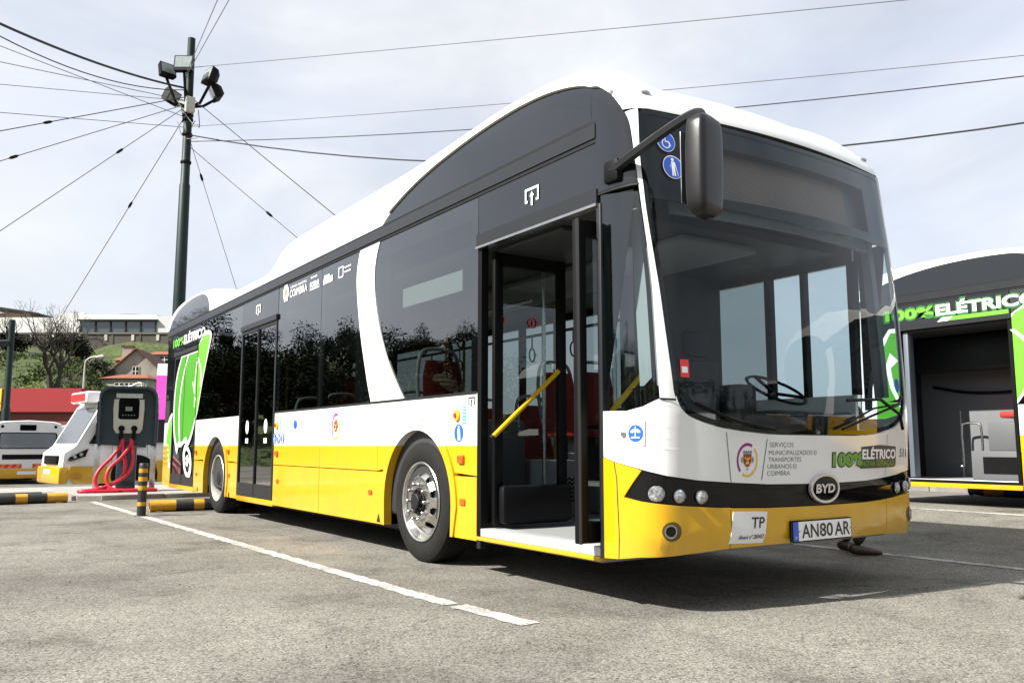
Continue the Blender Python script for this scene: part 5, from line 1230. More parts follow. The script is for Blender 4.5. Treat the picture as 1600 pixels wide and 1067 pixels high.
# ---- minibuses
def minibus(loc, rz):
    """front towards -x, 5.6 m long; door side towards -y"""
    e = empty('minibus', loc, rz); hw = .98; Lb = 5.6; top = 2.38
    sidep = [(0.06, .22), (.02, .60), (.05, .98), (.26, 1.16), (.74, 2.18), (.86, top-.06), (1.05, top), (Lb-.1, top), (Lb, top-.12), (Lb, .28), (Lb-.1, .22)]
    V = []; F = []; n = len(sidep)
    ins = lambda x, z: hw*(1-.10*max(0, (z-1.1)/1.4))-(.13 if x < .15 else .05 if x < .7 and z < 1.3 else 0)
    for sg in (-1, 1): V += [(x, sg*ins(x, z), z) for x, z in sidep]
    F = [(i, (i+1) % n, n+(i+1) % n, n+i) for i in range(n)]+[tuple(range(n-1, -1, -1)), tuple(n+i for i in range(n))]
    bd_ = mesh_obj('bodywork', V, F, WHITE, e, sharp=30)
    sd = lambda sg: (lambda u, v: (u, sg*(ins(u, v)), v)); cc = lambda p: Vector((p.x, 0, p.z))
    MBW = mat('minibus_windscreen', (.06, .07, .075), .06, coat=.4)
    ws_ = [(.295, -.82, 1.22), (.295, .82, 1.22), (.725, .76, 2.14), (.725, -.76, 2.14)]
    mesh_obj('windscreen', [(x-.014, y, z+.012) for x, y, z in ws_], [(0, 1, 2, 3)], MBW, e, smooth=False)
    for sg in (-1, 1):
        poly('cab_window', [[(.52, 1.22), (1.75, 1.12), (1.75, 2.0), (.92, 2.05)]], sd(sg), BLACKG, e, off=.006, thick=.01, du=0, dv=0, centre=cc)
        for a in (1.85, 3.05, 4.25): poly('side_window', [rrect(a, a+1.1, 1.25, 2.05, .06)], sd(sg), BLACKG, e, off=.006, thick=.01, du=0, dv=0, centre=cc)
        poly('lower_band', [[(.30, .23), (1.03, .23), (1.05, .60), (.95, .66), (.16, .66), (.10, .4)]], sd(sg), YELLOW, e, off=.008, thick=.02, du=0, dv=0, centre=cc)
        poly('lower_band', [[(2.05, .23), (Lb-.02, .23), (Lb-.02, .78), (2.0, .78)]], sd(sg), YELLOW, e, off=.006, thick=.01, du=0, dv=0, centre=cc)
        poly('wheel_arch', [circ(1.52, .42, .52, n=30, a0=-15, a1=195)], sd(sg), BLACK, e, off=.010, thick=.02, du=0, dv=0, centre=cc)
        for xw in (1.52, 4.5):
            wv = [(v.y, v.x*sg*.9, v.z) for v in TYREV[0]]
            t_ = mesh_obj('wheel', [(xw+a*.72, sg*(hw-.10)+b*-.72*1, c*.72) for a, b, c in wv], TYREV[1], TYRE, e); t_.location = (0, 0, .35)
            MB().lathe([(.205, 0), (.20, .03), (.08, .05), (0, .05)], (xw, sg*(hw-.06), .35), 'y', 24).build('wheel_trim', RIMSTEEL, e)
        poly('panel_gap', [rect(1.0, 1.012, .66, 1.25)], sd(sg), GPRINT, e, off=.006, du=0, dv=0, centre=cc); poly('panel_gap', [rect(1.79, 1.80, .6, 2.1)], sd(sg), GPRINT, e, off=.006, du=0, dv=0, centre=cc)
        h = MB(); h.box(.62, .76, sg*1.06-.10, sg*1.06+.10, 1.36, 1.76, bev=.04); h.tube([(.84, sg*.88, 1.36), (.71, sg*1.0, 1.42)], .025, 8); h.build('mirror', BLACK, e)
        hl = poly('headlight', [[(.09, .84), (.16, .78), (.46, .90), (.52, 1.10), (.44, 1.06)]], sd(sg), BLACKG, e, off=.010, thick=.02, du=0, dv=0, centre=cc)
        for xx in (.24, .37): poly('lens', [circ(xx, .90+.4*(xx-.24), .040, n=14)], sd(sg), LENS, hl, off=.014, du=0, dv=0, centre=cc)
        poly('fog_lamp', [rect(.22, .40, .38, .47)], sd(sg), mat('fog_amber', (.45, .22, .02), .4), e, off=.012, thick=.006, du=0, dv=0, centre=cc)
    b = MB(); b.box(-.06, .16, -.88, .88, .22, .66, bev=.06); b.build('bumper', YELLOW, e)
    MB().box(-.075, -.05, -.26, .26, .46, .57, bev=.004).build('number_plate', WPRINT, e); MB().box(-.02, .06, -.5, .5, .70, .92, bev=.02).build('grille', BLACK, e)
    s_ = MB(); s_.box(.50, 1.6, -.62, .62, 2.26, 2.56, bev=.06); s_.build('roof_box', WHITE, e); MB().box(.485, .50, -.52, .52, 2.32, 2.50).build('destination_sign', REDP, e, smooth=False)
    return e
mbus = minibus((-.80, 21.2, -.25), R(9)); mbus.scale = (1.12, 1.1, 1.0)
MB().box(0, 0.001, 0, .001, 0, .001) if False else None
tag(mbus, 'white and yellow minibus with a roof sign parked behind the charging station', 'minibus')
cmb = lambda p: Vector((p.x, 0, p.z)); sdm = lambda u, v: (-u, -.98-.0, v)
mc = crest(mbus, lambda u, v: (-u, -.995, v), -1.35, 1.0, .26, 'side_crest')
ftext(mbus, 'ECO', lambda u, v: (-u, -.992, v), -3.15, .98, .75, .22, GREEN, bold=.05, edge=KPRINT, grow=.02, du=0)
ftext(mbus, 'TRANS', lambda u, v: (-u, -.992, v), -3.05, .82, .78, .12, WPRINT, bold=.05, edge=KPRINT, grow=.02, du=0); ftext(mbus, 'FLEXIV', lambda u, v: (-u, -.992, v), -3.05, .66, .88, .12, WPRINT, bold=.05, edge=KPRINT, grow=.02, du=0)
def rear_minibus(loc, rz, label):
    """older box-bodied minibus, tail towards -y"""
    e = empty('minibus', loc, rz); hw, Lb = 1.0, 5.4
    b = MB(); n = 0; prof = [(-hw, .50), (-hw*.985, 1.2), (-hw*.95, 1.75), (-hw*.90, 1.90), (-hw*.7, 1.96), (0, 2.0), (hw*.7, 1.96), (hw*.90, 1.90), (hw*.95, 1.75), (hw*.985, 1.2), (hw, .50)]
    V = []; k = len(prof)
    for y in (0, .05, Lb-.4, Lb): V += [(x*(.97 if y in (0, Lb) else 1), y, z-(.02 if y == 0 else 0)) for x, z in prof]
    F = [(j*k+i, j*k+i+1, (j+1)*k+i+1, (j+1)*k+i) for j in range(3) for i in range(k-1)]+[tuple(range(k-1, -1, -1)), tuple(3*k+i for i in range(k))]+[(j*k, (j+1)*k, (j+1)*k+k-1, j*k+k-1) for j in range(3)]
    mesh_obj('bodywork', V, F, WHITE, e, sharp=35)
    MB().box(-hw*1.0, hw*1.0, -.06, 5.3, .22, .52, bev=.04).build('lower_band', mat('faded_yellow', (.62, .34, .02), .45, var=.2), e)
    fy = lambda y: (lambda u, v: (u, y, v)); cc = lambda p: Vector((p.x, 5, p.z))
    fr_ = poly('rear_window', [rrect(-.80, .80, 1.12, 1.62, .08)], fy(-.004), BLACK, e, off=.004, thick=.01, du=0, dv=0, centre=cc)
    poly('pane', [rrect(-.76, .76, 1.15, 1.59, .06)], fy(-.012), mat('sky_glass', (.20, .22, .24), .08, coat=.5), fr_, du=0, dv=0, centre=cc)
    poly('route_window', [rrect(-.25, .20, 1.68, 1.86, .03)], fy(-.004), BLACKG, e, off=.004, thick=.01, du=0, dv=0, centre=cc)
    poly('vent_grille', [rect(-.68, .72, .80, .95)], fy(-.004), BLACK, e, off=.004, thick=.01, du=0, dv=0, centre=cc)
    for sx in (-.72, .74): poly('marker_lamp', [circ(sx, 1.80, .045, n=16)], fy(-.004), BLACK, e, off=.006, thick=.01, du=0, dv=0, centre=cc)
    for s0 in (-.76, .16):
        rb = poly('reflective_board', [rect(s0, s0+.62, .54, .66)], fy(-.004), REDP, e, off=.005, thick=.006, du=0, dv=0, centre=cc)
        for q in range(3): poly('stripe', [[(s0+.04+.2*q, .545), (s0+.12+.2*q, .545), (s0+.19+.2*q, .655), (s0+.11+.2*q, .655)]], fy(-.010), mat('stripe_orange', (.75, .25, .03), .4), rb, du=0, dv=0, centre=cc)
    for sx in (-.88, .88): poly('tail_light', [rect(sx-.05, sx+.05, .56, .86)], fy(-.004), mat('tail_dark_red', (.10, .01, .01), .3), e, off=.005, thick=.01, du=0, dv=0, centre=cc)
    poly('number_plate', [rect(-.26, .26, .34, .44)], fy(-.065), WPRINT, e, off=.004, thick=.006, du=0, dv=0, centre=cc)
    for sg in (-1, 1):
        for a in (.35, 1.6, 2.85): poly('side_window', [rect(a, a+1.1, 1.12, 1.68)], lambda u, v: (sg*hw*.985, u, v), BLACKG, e, off=.012, thick=.02, du=0, dv=0, centre=lambda p: Vector((0, p.y, p.z)))
        for yw in (1.0, 4.4):
            t_ = MB(); t_.lathe([(.2, 0), (.33, .0), (.36, .05), (.36, .2), (.33, .25)], (sg*(hw-.02), yw, .36), 'x', 28, -sg); t_.build('wheel', TYRE, e)
    return tag(e, label, 'minibus')
p = at(40, 752, 26.5); rear_minibus((p.x, p.y, -.30), R(6), 'white minibus seen from its tail with red striped reflective boards')
p = at(128, 750, 34); rear_minibus((p.x, p.y, -.25), R(4), 'white van-like minibus mostly hidden behind the minibus with a roof sign')

# ---- floodlight mast
DG = mat('mast_dark_green', (.008, .020, .018), .5, var=.25, vscale=3, spec=.25)
px, py = 2.70, 23.88; MZ = 13.9
MA = empty('floodlight_mast', (px, py, -.25))
MB().lathe([(.26, 0), (.26, .02), (.215, .04), (.20, .3), (.185, 5), (.16, 9.3), (.135, 9.35), (.115, MZ+.20), (.118, MZ+.25), (0, MZ+.26)], (0, 0, 0), 'z', 24).build('pole', DG, MA)
for zz_ in (10.0, 10.9, 11.4, 11.55): MB().lathe([(.16, zz_), (.165, zz_+.02), (.165, zz_+.06), (.16, zz_+.08)], (0, 0, 0), 'z', 20).build('clamp_band', BLACK, MA)
FR = Vector((math.sin(R(33.83)), math.cos(R(33.83)), 0)); RT = Vector((FR.y, -FR.x, 0))
FGL = mat('floodlight_glass', (.30, .34, .33), .12, coat=.5, var=.3, vscale=8)
hub_z = 11.85
for (rx, up, toward, yaw_, tilt, sz) in ((-.02, .98, -.42, 0, -8, .28), (-.66, .86, -.22, -48, -14, .24), (.70, .72, -.12, 42, -16, .26), (-.68, .22, .25, -75, 30, .25), (.72, .38, .35, 60, 25, .25)):
    c = RT*rx+FR*toward+Vector((0, 0, hub_z+.25+up))
    fl_ = empty('floodlight', c, -R(33.83)+R(-yaw_)*1, MA)
    hB = MB(); V = []
    for (yy, k) in ((-.12, 1.0), (.08, .93), (.21, .55)): V += [(-sz*k*1.05, yy, -sz*k*.92), (sz*k*1.05, yy, -sz*k*.92), (sz*k*1.05, yy, sz*k*.92), (-sz*k*1.05, yy, sz*k*.92)]
    Fh = [(i*4+k, i*4+(k+1) % 4, i*4+4+(k+1) % 4, i*4+4+k) for i in range(2) for k in range(4)]+[(3, 2, 1, 0), (8, 9, 10, 11)]
    mesh_obj('lamp_housing', V, Fh, BLACK, fl_, smooth=False); 
    mesh_obj('lamp_glass', [(-sz*.92, -.126, -sz*.55), (sz*.92, -.126, -sz*.55), (sz*.92, -.126, sz*.80), (-sz*.92, -.126, sz*.80)], [(0, 1, 2, 3)], FGL, fl_, smooth=False)
    fl_.rotation_euler = (R(tilt), 0, -R(33.83)-R(yaw_))
    MB().tube([(0, 0, hub_z), (c.x*.55, c.y*.55, hub_z+.12), (c.x, c.y, c.z-sz*.9)], .045, 8).build('bracket_arm', BLACK, MA)
jb = MB(); q = RT*.12-FR*.20; jb.box(q.x-.14, q.x+.14, q.y-.1, q.y+.1, 11.6, 12.1, bev=.02); jb.build('junction_box', mat('junction_grey', (.45, .43, .38), .6), MA)
rnd = random.Random(3)
for k in range(7):
    a = RT*rnd.uniform(-.3, .4)-FR*.2+Vector((0, 0, rnd.uniform(11.3, 12.1))); b_ = RT*rnd.uniform(-.5, .6)-FR*.25+Vector((0, 0, rnd.uniform(10.3, 12.0)))
    MB().tube(catmull([a, (a+b_)/2+RT*rnd.uniform(-.2, .2)-Vector((0, 0, .25)), b_], 5), .012, 6).build('loose_lead', mat('lead_grey', (.30, .29, .26), .6) if k % 2 else BLACK, MA)
tag(MA, 'tall dark green mast carrying five floodlights and many wires', 'floodlight mast')
# ---- overhead wires
WIRE = mat('wire_black', (.02, .02, .022), .6); WIREG = mat('wire_grey', (.10, .10, .105), .5)
def wire(anchor_px, end_px, d_end, r, label, sag=.0, m=None, strainer=None, d0=None, ext=1.25, beads=0):
    a = at(anchor_px[0], anchor_px[1], d0 or 26.0); b_ = at(*end_px, d_end)
    k_ = (290.5-anchor_px[0])/(end_px[0]-anchor_px[0]); a = at(290.5, anchor_px[1]+(end_px[1]-anchor_px[1])*k_*.5, 26.0); b2 = a+(b_-a)*ext
    pts = [a+(b2-a)*(i/16)-Vector((0, 0, sag*4*(i/16)*(1-i/16))) for i in range(17)]
    e = empty('overhead_wire', a); 
    MB().tube([q-a for q in pts], r, 5).build('cable', m or WIREG, e)
    if strainer:
        q = a+(b2-a)*strainer; d = (b2-a).normalized()
        MB().tube([q-a-d*.15, q-a-d*.07, q-a+d*.07, q-a+d*.15], [.012, .042, .042, .012], 8).build('strain_insulator', BLACK, e)
    tag(e, label, 'wire', 'overhead wires')
    return e
wire((285, 137), (0, 27), 19, .034, 'thick bundled black cable rising away from the floodlights', .25, WIRE)
wire((285, 140), (0, 34), 19, .016, 'thin cable lashed under the thick bundled cable', .55, WIRE)
wire((280, 182), (0, 72), 22, .011, 'thin grey wire crossing the other wires left of the mast'); wire((275, 156), (0, 97), 22, .011, 'fine wire meeting the mast just below the floodlights')
wire((270, 157), (0, 132), 24, .010, 'fine wire fixed just under the lowest floodlight', ext=1.2); wire((278, 153), (0, 205), 22, .014, 'dark wire with an insulator reaching the mast under the floodlights', m=WIRE, strainer=.62)
wire((280, 165), (0, 252), 22, .013, 'sloping stay wire with an insulator far from the mast', strainer=.75); wire((282, 170), (0, 361), 22, .012, 'stay wire sloping down to the left with an insulator near its middle', strainer=.32)
wire((285, 199), (0, 176), 22, .010, 'nearly level fine wire left of the mast'); wire((278, 190), (105, 480), 30, .012, 'steep stay wire falling towards the bare tree', strainer=.40, ext=1.1)
wire((300, 150), (525, 338), 24, .013, 'dark wire sloping down behind the battery fairing of the bus', m=WIRE, ext=1.25); wire((298, 228), (466, 373), 26, .012, 'stay wire with an insulator ending behind the bus roof', strainer=.62, ext=1.2)
wire((305, 225), (369, 450), 30, .010, 'steep fine wire with an insulator right of the mast', strainer=.26, ext=1.1); wire((300, 198), (1600, 84), 20, .010, 'fine level wire passing behind the bus roof', .15, ext=1.1)
wire((300, 221), (1600, 111), 17, .014, 'double black wire passing above the windscreen end of the bus', .35, WIRE, ext=1.1); wire((305, 210), (1600, 166), 17, .021, 'thick black cable passing behind the roof of the bus', 1.10, WIRE, ext=1.1)
wire((345, 104), (1395, 0), 18, .011, 'long fine wire high above the whole bus', .05, ext=1.3); wire((300, 104), (340, 0), 17, .010, 'fine wire climbing steeply from the mast head', ext=1.2); wire((310, 100), (358, 0), 17, .010, 'second fine wire climbing steeply beside the mast head', ext=1.2)
# ---- lamp posts farther off
p = at(8, 660, 34); q = at(17, 500, 34); e = empty('lamp_post', (p.x, p.y, -.25))
MB().lathe([(.16, 0), (.16, 2.6), (.125, 2.7), (.115, q.z+.25), (0, q.z+.26)], (0, 0, 0), 'z', 16).build('pole', DG, e)
MB().obox((-.35, -.25, q.z-.75), (.26, 0, .03), (0, .10, .03), (-.02, 0, .12)).build('lamp_housing', GREYT, e); MB().tube([(0, 0, q.z-.6), (-.2, -.15, q.z-.7)], .03, 6).build('bracket', DG, e)
tag(e, 'short dark green post with a small side floodlight before the red building', 'lamp post')
p = at(130, 612, 60); e = empty('street_lamp', (p.x, p.y, hill_h(p.x, p.y)-.3)); t_ = at(150, 557, 60); zt = t_.z-e.location.z
MB().lathe([(.07, 0), (.06, 3), (.045, zt-.6)], (0, 0, 0), 'z', 10).build('pole', mat('galvanised', (.45, .46, .46), .5, metal=.3), e)
MB().tube(catmull([(0, 0, zt-.62), (.05, -.03, zt-.3), (.35, -.2, zt-.05), (.7, -.45, zt)], 4), .04, 8).build('arm', MATS['galvanised'], e); MB().obox((.85, -.55, zt+.03), (.22, -.13, .05), (.05, .09, 0), (0, 0, .05)).build('lamp_head', WPRINT, e)
tag(e, 'thin grey street lamp with a curved arm in front of the old house', 'street lamp')

# ---- red shed with a yellow sign
RED = mat('red_cladding', (.30, .012, .016), .7, var=.08, vscale=.5); BRN = mat('brown_cladding', (.17, .04, .026), .6, var=.15, vscale=.4)
a = at(-330, 585, 47); b_ = at(128, 609, 47); d = Vector((b_.x-a.x, b_.y-a.y, 0)); Ls = d.length; rz = math.atan2(d.y, d.x)
e = empty('red_shed', (a.x, a.y, -.25), rz); zt = 4.25
MB().box(0, Ls, 0, 12, 0, zt-1.25).build('wall', BRN, e, smooth=False); fa = MB().box(-.2, Ls+.1, -.25, 12, zt-1.25, zt+.05).build('fascia', RED, e, smooth=False)
for k in range(int(Ls/1.1)): MB().box(.3+1.1*k, .34+1.1*k, -.012, -.001, 0, zt-1.25).build('cladding_rib', BRN, e, smooth=False)
xs_ = (at(9, 600, 47)-a).dot(d.normalized()); sg_ = MB().box(xs_-3.4, xs_, -.34, -.26, zt-1.20, zt+.02).build('sign_board', mat('sign_yellow', (.85, .62, .05), .4), e, smooth=False)
fsg = lambda u, v: (-u, -.345, v)
sheet('lettering', shift(fit('RE', 1.05, .45, .05), -(xs_-1.25), zt-.62), fsg, mat('sign_red', (.62, .05, .02), .4), e, du=0, dv=0, off=.004, centre=lambda p: Vector((p.x, 5, p.z)))
poly('sign_stripe', [rect(-xs_, -(xs_-3.4), zt-.82, zt-.74)], fsg, MATS['sign_red'], e, du=0, dv=0, off=.004, centre=lambda p: Vector((p.x, 5, p.z)))
tag(e, 'long red and brown clad shed with a yellow sign', 'shed')
# ---- pink and white banner beside the bus tail
p = at(252, 700, 19.5); e = empty('banner_flag', (p.x, p.y, -.25), -R(33.83)); zt = at(252, 568, 19.5).z+.25; zb = at(252, 655, 19.5).z+.25
MB().tube([(.16, 0, 0), (.16, 0, zt+.05)], .018, 8).build('pole', STEEL, e)
nb = 14; V = []; F = []
for i in range(nb+1):
    t_ = i/nb
    for k in range(4): V.append((-.17+.33*k/3, .03*math.sin(6*t_+k*.7), zb+(zt-zb)*t_))
F = [(i*4+k, i*4+k+1, i*4+5+k, i*4+4+k) for i in range(nb) for k in range(3)]
mesh_obj('cloth', V, F, mat('banner_white', (.75, .72, .75), .8), e)
for s_ in (-.006, .006):
    V2 = [(x, y+s_, z) for x, y, z in V if z < zb+(zt-zb)*.80]; mesh_obj('pink_print', [v for v in V2 if True], [f for f in F if max(f) < len(V2) and (f[0] % 4) < 2], mat('banner_pink', (.75, .05, .42), .8), e)
tag(e, 'white and pink banner flag beside the tail of the bus numbered 511', 'banner')

# ================================================================== on the hill
PLASTER = mat('old_plaster', (.40, .37, .31), .9, var=.35, vscale=.9); TILE = mat('clay_tile', (.26, .085, .04), .8, var=.4, vscale=2, bump=.6, bscale=6); TILED = mat('weathered_tile', (.17, .075, .05), .85, var=.5, vscale=2)
hp = at(211, 600, 100); rz = -R(33.83)+R(8)
H = empty('gabled_house', (hp.x, hp.y, 0), rz); zb = 5.5; ze_ = at(211, 590, 100).z; za = at(211, 546, 100).z
hwid = 3.55
V = [(-hwid, 0, zb), (hwid, 0, zb), (hwid, 0, ze_), (0, 0, za), (-hwid, 0, ze_), (-hwid, 9, zb), (hwid, 9, zb), (hwid, 9, ze_), (0, 9, za), (-hwid, 9, ze_)]
mesh_obj('wall', V, [(0, 1, 2, 3, 4), (9, 8, 7, 6, 5), (1, 6, 7, 2), (5, 0, 4, 9)], PLASTER, H, smooth=False)
for sg in (-1, 1):
    n_ = Vector((sg*(za-ze_), 0, hwid)).normalized()*.10
    q0, q1 = Vector((sg*(hwid+.35), -.35, ze_-.30)), Vector((0, -.35, za+.06)); V = []
    for yy in (0, 9.6): V += [q0+Vector((0, yy, 0)), q1+Vector((0, yy, 0)), q1+n_+Vector((0, yy, 0)), q0+n_+Vector((0, yy, 0))]
    mesh_obj('roof', V, [(0, 1, 2, 3), (7, 6, 5, 4), (0, 4, 5, 1), (1, 5, 6, 2), (2, 6, 7, 3), (3, 7, 4, 0)], TILED if sg > 0 else TILE, H, smooth=False)
def hwin(x, z, w_, h_, par=H, y=0, nm='window'):
    f_ = MB().box(x-w_/2-.10, x+w_/2+.10, y-.06, y+.02, z-.10, z+h_+.10).build(nm, mat('window_stone', (.40, .37, .31), .8), par, smooth=False)
    MB().box(x-w_/2, x+w_/2, y-.075, y-.05, z, z+h_).build('pane', BLACKG, f_, smooth=False); MB().box(x-.04, x+.04, y-.09, y-.06, z, z+h_).build('mullion', WPRINT, f_, smooth=False); MB().box(x-w_/2, x+w_/2, y-.088, y-.062, z+h_*.6, z+h_*.6+.06).build('transom', WPRINT, f_, smooth=False)
hwin(0, ze_-.1, .62, 1.35); hwin(2.3, zb+.6, .6, 1.5)
MB().box(-2.3, -1.2, 2.2, 3.2, ze_, za+.55).build('chimney', PLASTER, H, smooth=False); MB().box(-2.42, -1.08, 2.1, 3.3, za+.55, za+.70).build('chimney_cap', TILED, H, smooth=False)
tag(H, 'old plastered house with a steep tiled gable and one upper window', 'house')
def hip_house(u0, u1, v_eave, v_top, v_base, D, label, wins):
    a = at(u0, v_base, D); b_ = at(u1, v_base, D); wd = (b_-a).length; c = (a+b_)/2; e = empty('house', (c.x, c.y, 0), -R(33.83)); ze = at(u0, v_eave, D).z; zt = at(u0, v_top, D).z; zb = a.z
    MB().box(-wd/2, wd/2, 0, 5, zb-2, ze).build('wall', PLASTER, e, smooth=False); o = .3; r_ = wd*.22
    mesh_obj('roof', [(-wd/2-o, -o, ze), (wd/2+o, -o, ze), (wd/2+o, 5+o, ze), (-wd/2-o, 5+o, ze), (-wd/2+r_, 2.5, zt), (wd/2-r_, 2.5, zt)], [(0, 1, 5, 4), (1, 2, 5), (2, 3, 4, 5), (3, 0, 4), (3, 2, 1, 0)], TILE, e, smooth=False)
    for (t_, w_, h_, dz) in wins: hwin(-wd/2+wd*t_, ze-dz-h_, w_, h_, e)
    return tag(e, label, 'house')
hip_house(158, 228, 591, 582, 612, 92, 'low plastered annex with a shallow tiled roof below the gabled house', [(.40, .9, .7, .55), (.62, .9, .7, .55), (.9, .35, .5, .6)])
hip_house(226, 262, 554, 546, 575, 112, 'house with a red tiled hip roof behind the gabled house', [(.55, .9, 1.0, .3), (.85, .9, 1.0, .3)])
hip_house(180, 192, 563, 550, 580, 106, 'small orange tiled roof peeping out left of the chimney', [])
# retaining wall with plaques
STONE = mat('dark_stone_wall', (.105, .092, .075), .95, var=.5, vscale=.35, bump=.6, bscale=2)
a = at(-40, 519, 128); b_ = at(320, 529, 128); d = Vector((b_.x-a.x, b_.y-a.y, 0)); e = empty('retaining_wall', (a.x, a.y, 0), math.atan2(d.y, d.x)); Lw = d.length; zt = at(150, 522, 128).z
MB().box(0, Lw, 0, 1.0, zt-5.5, zt).build('wall', STONE, e, smooth=False); MB().box(-.1, Lw+.1, -.15, 1.1, zt, zt+.25).build('coping', mat('coping_stone', (.16, .145, .12), .9, var=.3), e, smooth=False)
for k, u in enumerate((48, 84, 124, 166, 208, 247)):
    x = (at(u, 522, 128)-a).dot(d.normalized()); MB().box(x-.22, x+.22, -.10, .0, zt-1.0, zt-.1).build('plaque', mat('plaque_grey', (.45, .44, .40), .8), e, smooth=False)
for k in range(9): MB().box(4+4.2*k, 4.35+4.2*k, -.08, 0, zt-5.5, zt-.02).build('pilaster', STONE, e, smooth=False)
tag(e, 'long dark stone retaining wall with small pale plaques across the hill', 'wall')
# modern white hall with a glazed front and low dome
WB = mat('white_render', (.66, .66, .63), .8, var=.06, vscale=.2); CG = mat('curtain_glass', (.045, .065, .085), .08, coat=.5, spec=.8)
a = at(125, 522, 150); b_ = at(243, 522, 150); d = Vector((b_.x-a.x, b_.y-a.y, 0)); dn = d.normalized(); Lw = d.length; e = empty('modern_hall', (a.x, a.y, 0), math.atan2(d.y, d.x)); zg0 = at(125, 522, 150).z; zg1 = at(125, 502, 150).z; zr = at(125, 491, 150).z
MB().box(0, Lw, .3, 16, zg0-3, zr).build('wall', WB, e, smooth=False)
for k in range(5): MB().box(Lw*k/5+.12, Lw*(k+1)/5-.12, .05, .29, zg0, zg1).build('glass_panel', CG, e, smooth=False)
for k in range(6): MB().box(Lw*k/5-.12, Lw*k/5+.12, -.15, .28, zg0-1.0, zg1).build('column', GREYT, e, smooth=False)
MB().box(-.4, Lw+.4, -.6, .3, zg1, zg1+.28).build('canopy', GREYT, e, smooth=False); MB().box(0, Lw, -.12, .28, zg0-1.0, zg0-.05).build('plinth', mat('plinth_grey', (.30, .31, .33), .7), e, smooth=False)
dm = MB(); dm.lathe([(5.2, 0), (4.9, .5), (3.8, .85), (2, 1.05), (0, 1.1)], (Lw*.48, 8, zr-.1), 'z', 40); dm.build('dome_roof', mat('zinc_roof', (.12, .13, .15), .5), e)
x0 = (at(-60, 510, 150)-a).dot(dn); MB().box(x0, -.05, 1.5, 14, zg0-3, at(60, 494, 150).z).build('side_wing', WB, e, smooth=False); MB().box(-4.5, -.02, .9, 13, zg0-3, at(100, 488, 150).z).build('tower', WB, e, smooth=False)
x1 = (at(300, 505, 150)-a).dot(dn); MB().box(Lw+.05, x1, 0, 12, zg0-3, at(260, 494, 150).z).build('side_wing', mat('pale_render', (.52, .54, .53), .8), e, smooth=False)
MB().obox((Lw*1.02, 14, at(240, 487, 150).z), (3.2, 0, -.55), (0, 2, 0), (0, 0, .14)).build('glass_roof', mat('turquoise_glass', (.16, .46, .46), .3), e, smooth=False)
tag(e, 'white modern hall with a dark glazed front and low dome on the hilltop', 'building')
p = at(18, 500, 160); e = empty('slanted_roof_building', (p.x, p.y, 0), -R(33.83)); zt = at(18, 482, 160).z
MB().box(-6, 3.5, 0, 8, p.z-6, zt-.9).build('wall', mat('brown_wall', (.20, .13, .09), .8, var=.3), e, smooth=False); MB().obox((-1.0, 4, zt-.15), (6.3, 0, -.95), (0, 5, 0), (0, 0, .18)).build('roof', GREYT, e, smooth=False)
tag(e, 'brown building with a dark slanted roof at the end of the hilltop', 'building')
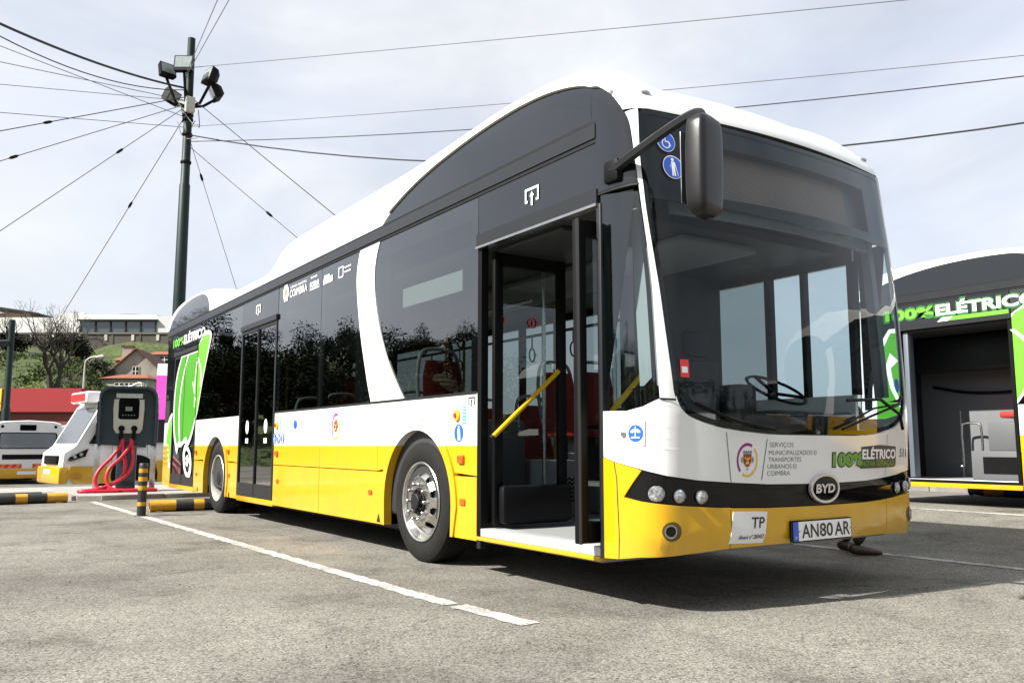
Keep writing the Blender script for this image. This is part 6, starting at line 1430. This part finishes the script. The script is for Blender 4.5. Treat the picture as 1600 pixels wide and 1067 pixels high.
# ---- bare trees and shrubs
BARK = mat('bare_bark', (.060, .050, .042), .9, var=.4, vscale=3)
def bare_tree(base, h, seed, label, spread=.55, depth=7, trunks=2):
    rnd = random.Random(seed); e = empty('bare_tree', base); tk = MB(); br = MB()
    def grow(p, d, L, r, lev):
        n = 4; pts = [p]; q = p.copy(); dd = d.copy()
        for i in range(n):
            dd = (dd+Vector((rnd.uniform(-1, 1), rnd.uniform(-1, 1), rnd.uniform(-.4, .9)))*.13).normalized(); q = q+dd*L/n; pts.append(q.copy())
        (tk if lev == 0 else br).tube(pts, [r*(1-.38*i/n) for i in range(n+1)], 7 if lev < 2 else 4 if lev < 4 else 3, cap=False)
        if lev >= depth: return
        for k in range(3 if lev in (0, 1, 3) else 2):
            a = rnd.uniform(0, 6.28); o = dd.orthogonal().normalized(); o2 = dd.cross(o); nd = (dd*rnd.uniform(.65, 1.0)+(o*math.cos(a)+o2*math.sin(a))*rnd.uniform(.35, 1.0)*spread*1.4+Vector((0, 0, .12))).normalized()
            grow(pts[-1 if k < 2 else -2], nd, L*rnd.uniform(.62, .84), r*.60, lev+1)
    for k in range(trunks): grow(Vector((.35*k, .1*k, -.4)), Vector((rnd.uniform(-.22, .22), rnd.uniform(-.1, .1), 1)).normalized(), h*.27, h*.036, 0)
    tk.build('trunk', BARK, e); br.build('crown', BARK, e)
    return tag(e, label, 'tree')
p = at(80, 598, 80); bare_tree((p.x, p.y, hill_h(p.x, p.y)), 8.6, 4, 'leafless tree with a forked trunk on the grass slope')
p = at(15, 560, 112); bare_tree((p.x, p.y, hill_h(p.x, p.y)), 7.0, 9, 'smaller leafless tree near the foot of the retaining wall', depth=6, trunks=1)
p = at(118, 600, 74); bare_tree((p.x, p.y, hill_h(p.x, p.y)), 3.6, 21, 'low leafless sapling beside the street lamp', depth=5, trunks=1)
def shrub(u, v, D, rx, rz_, n, size, seed, label, m=LEAF2):
    p = at(u, v, D); z = hill_h(p.x, p.y); e = empty('shrub', (p.x, p.y, z)); V = []; F = []; rnd = random.Random(seed)
    for k in range(7): leaf_cloud(V, F, (rnd.uniform(-.6, .6)*rx, rnd.uniform(-.5, .5)*rx, rz_*rnd.uniform(.4, 1.2)), rx*.55, rz_*.6, n//7, size, rnd)
    mesh_obj('foliage', V, F, m, e, smooth=False); MB().tube([(0, 0, -.3), (0, 0, rz_*.8)], [.12, .04], 6).build('stem', BARK, e)
    return tag(e, label, 'shrub')
shrub(30, 548, 116, 2.6, 2.0, 1500, .22, 1, 'dark round evergreen bush at the foot of the retaining wall', LEAF); shrub(103, 560, 100, 3.2, 1.9, 1700, .2, 2, 'dark ivy-covered scrub behind the forked leafless tree', LEAF)
shrub(150, 572, 98, 2.6, 1.1, 1100, .2, 3, 'low green scrub between the leafless tree and the old house'); shrub(95, 610, 62, 1.6, .7, 700, .14, 4, 'small bush growing just above the red shed'); shrub(140, 612, 70, 2.6, 1.0, 1100, .16, 5, 'ragged hedge under the low plastered annex', LEAF)
shrub(190, 524, 131, 3.5, .5, 500, .2, 6, 'ivy hanging over the top of the retaining wall')
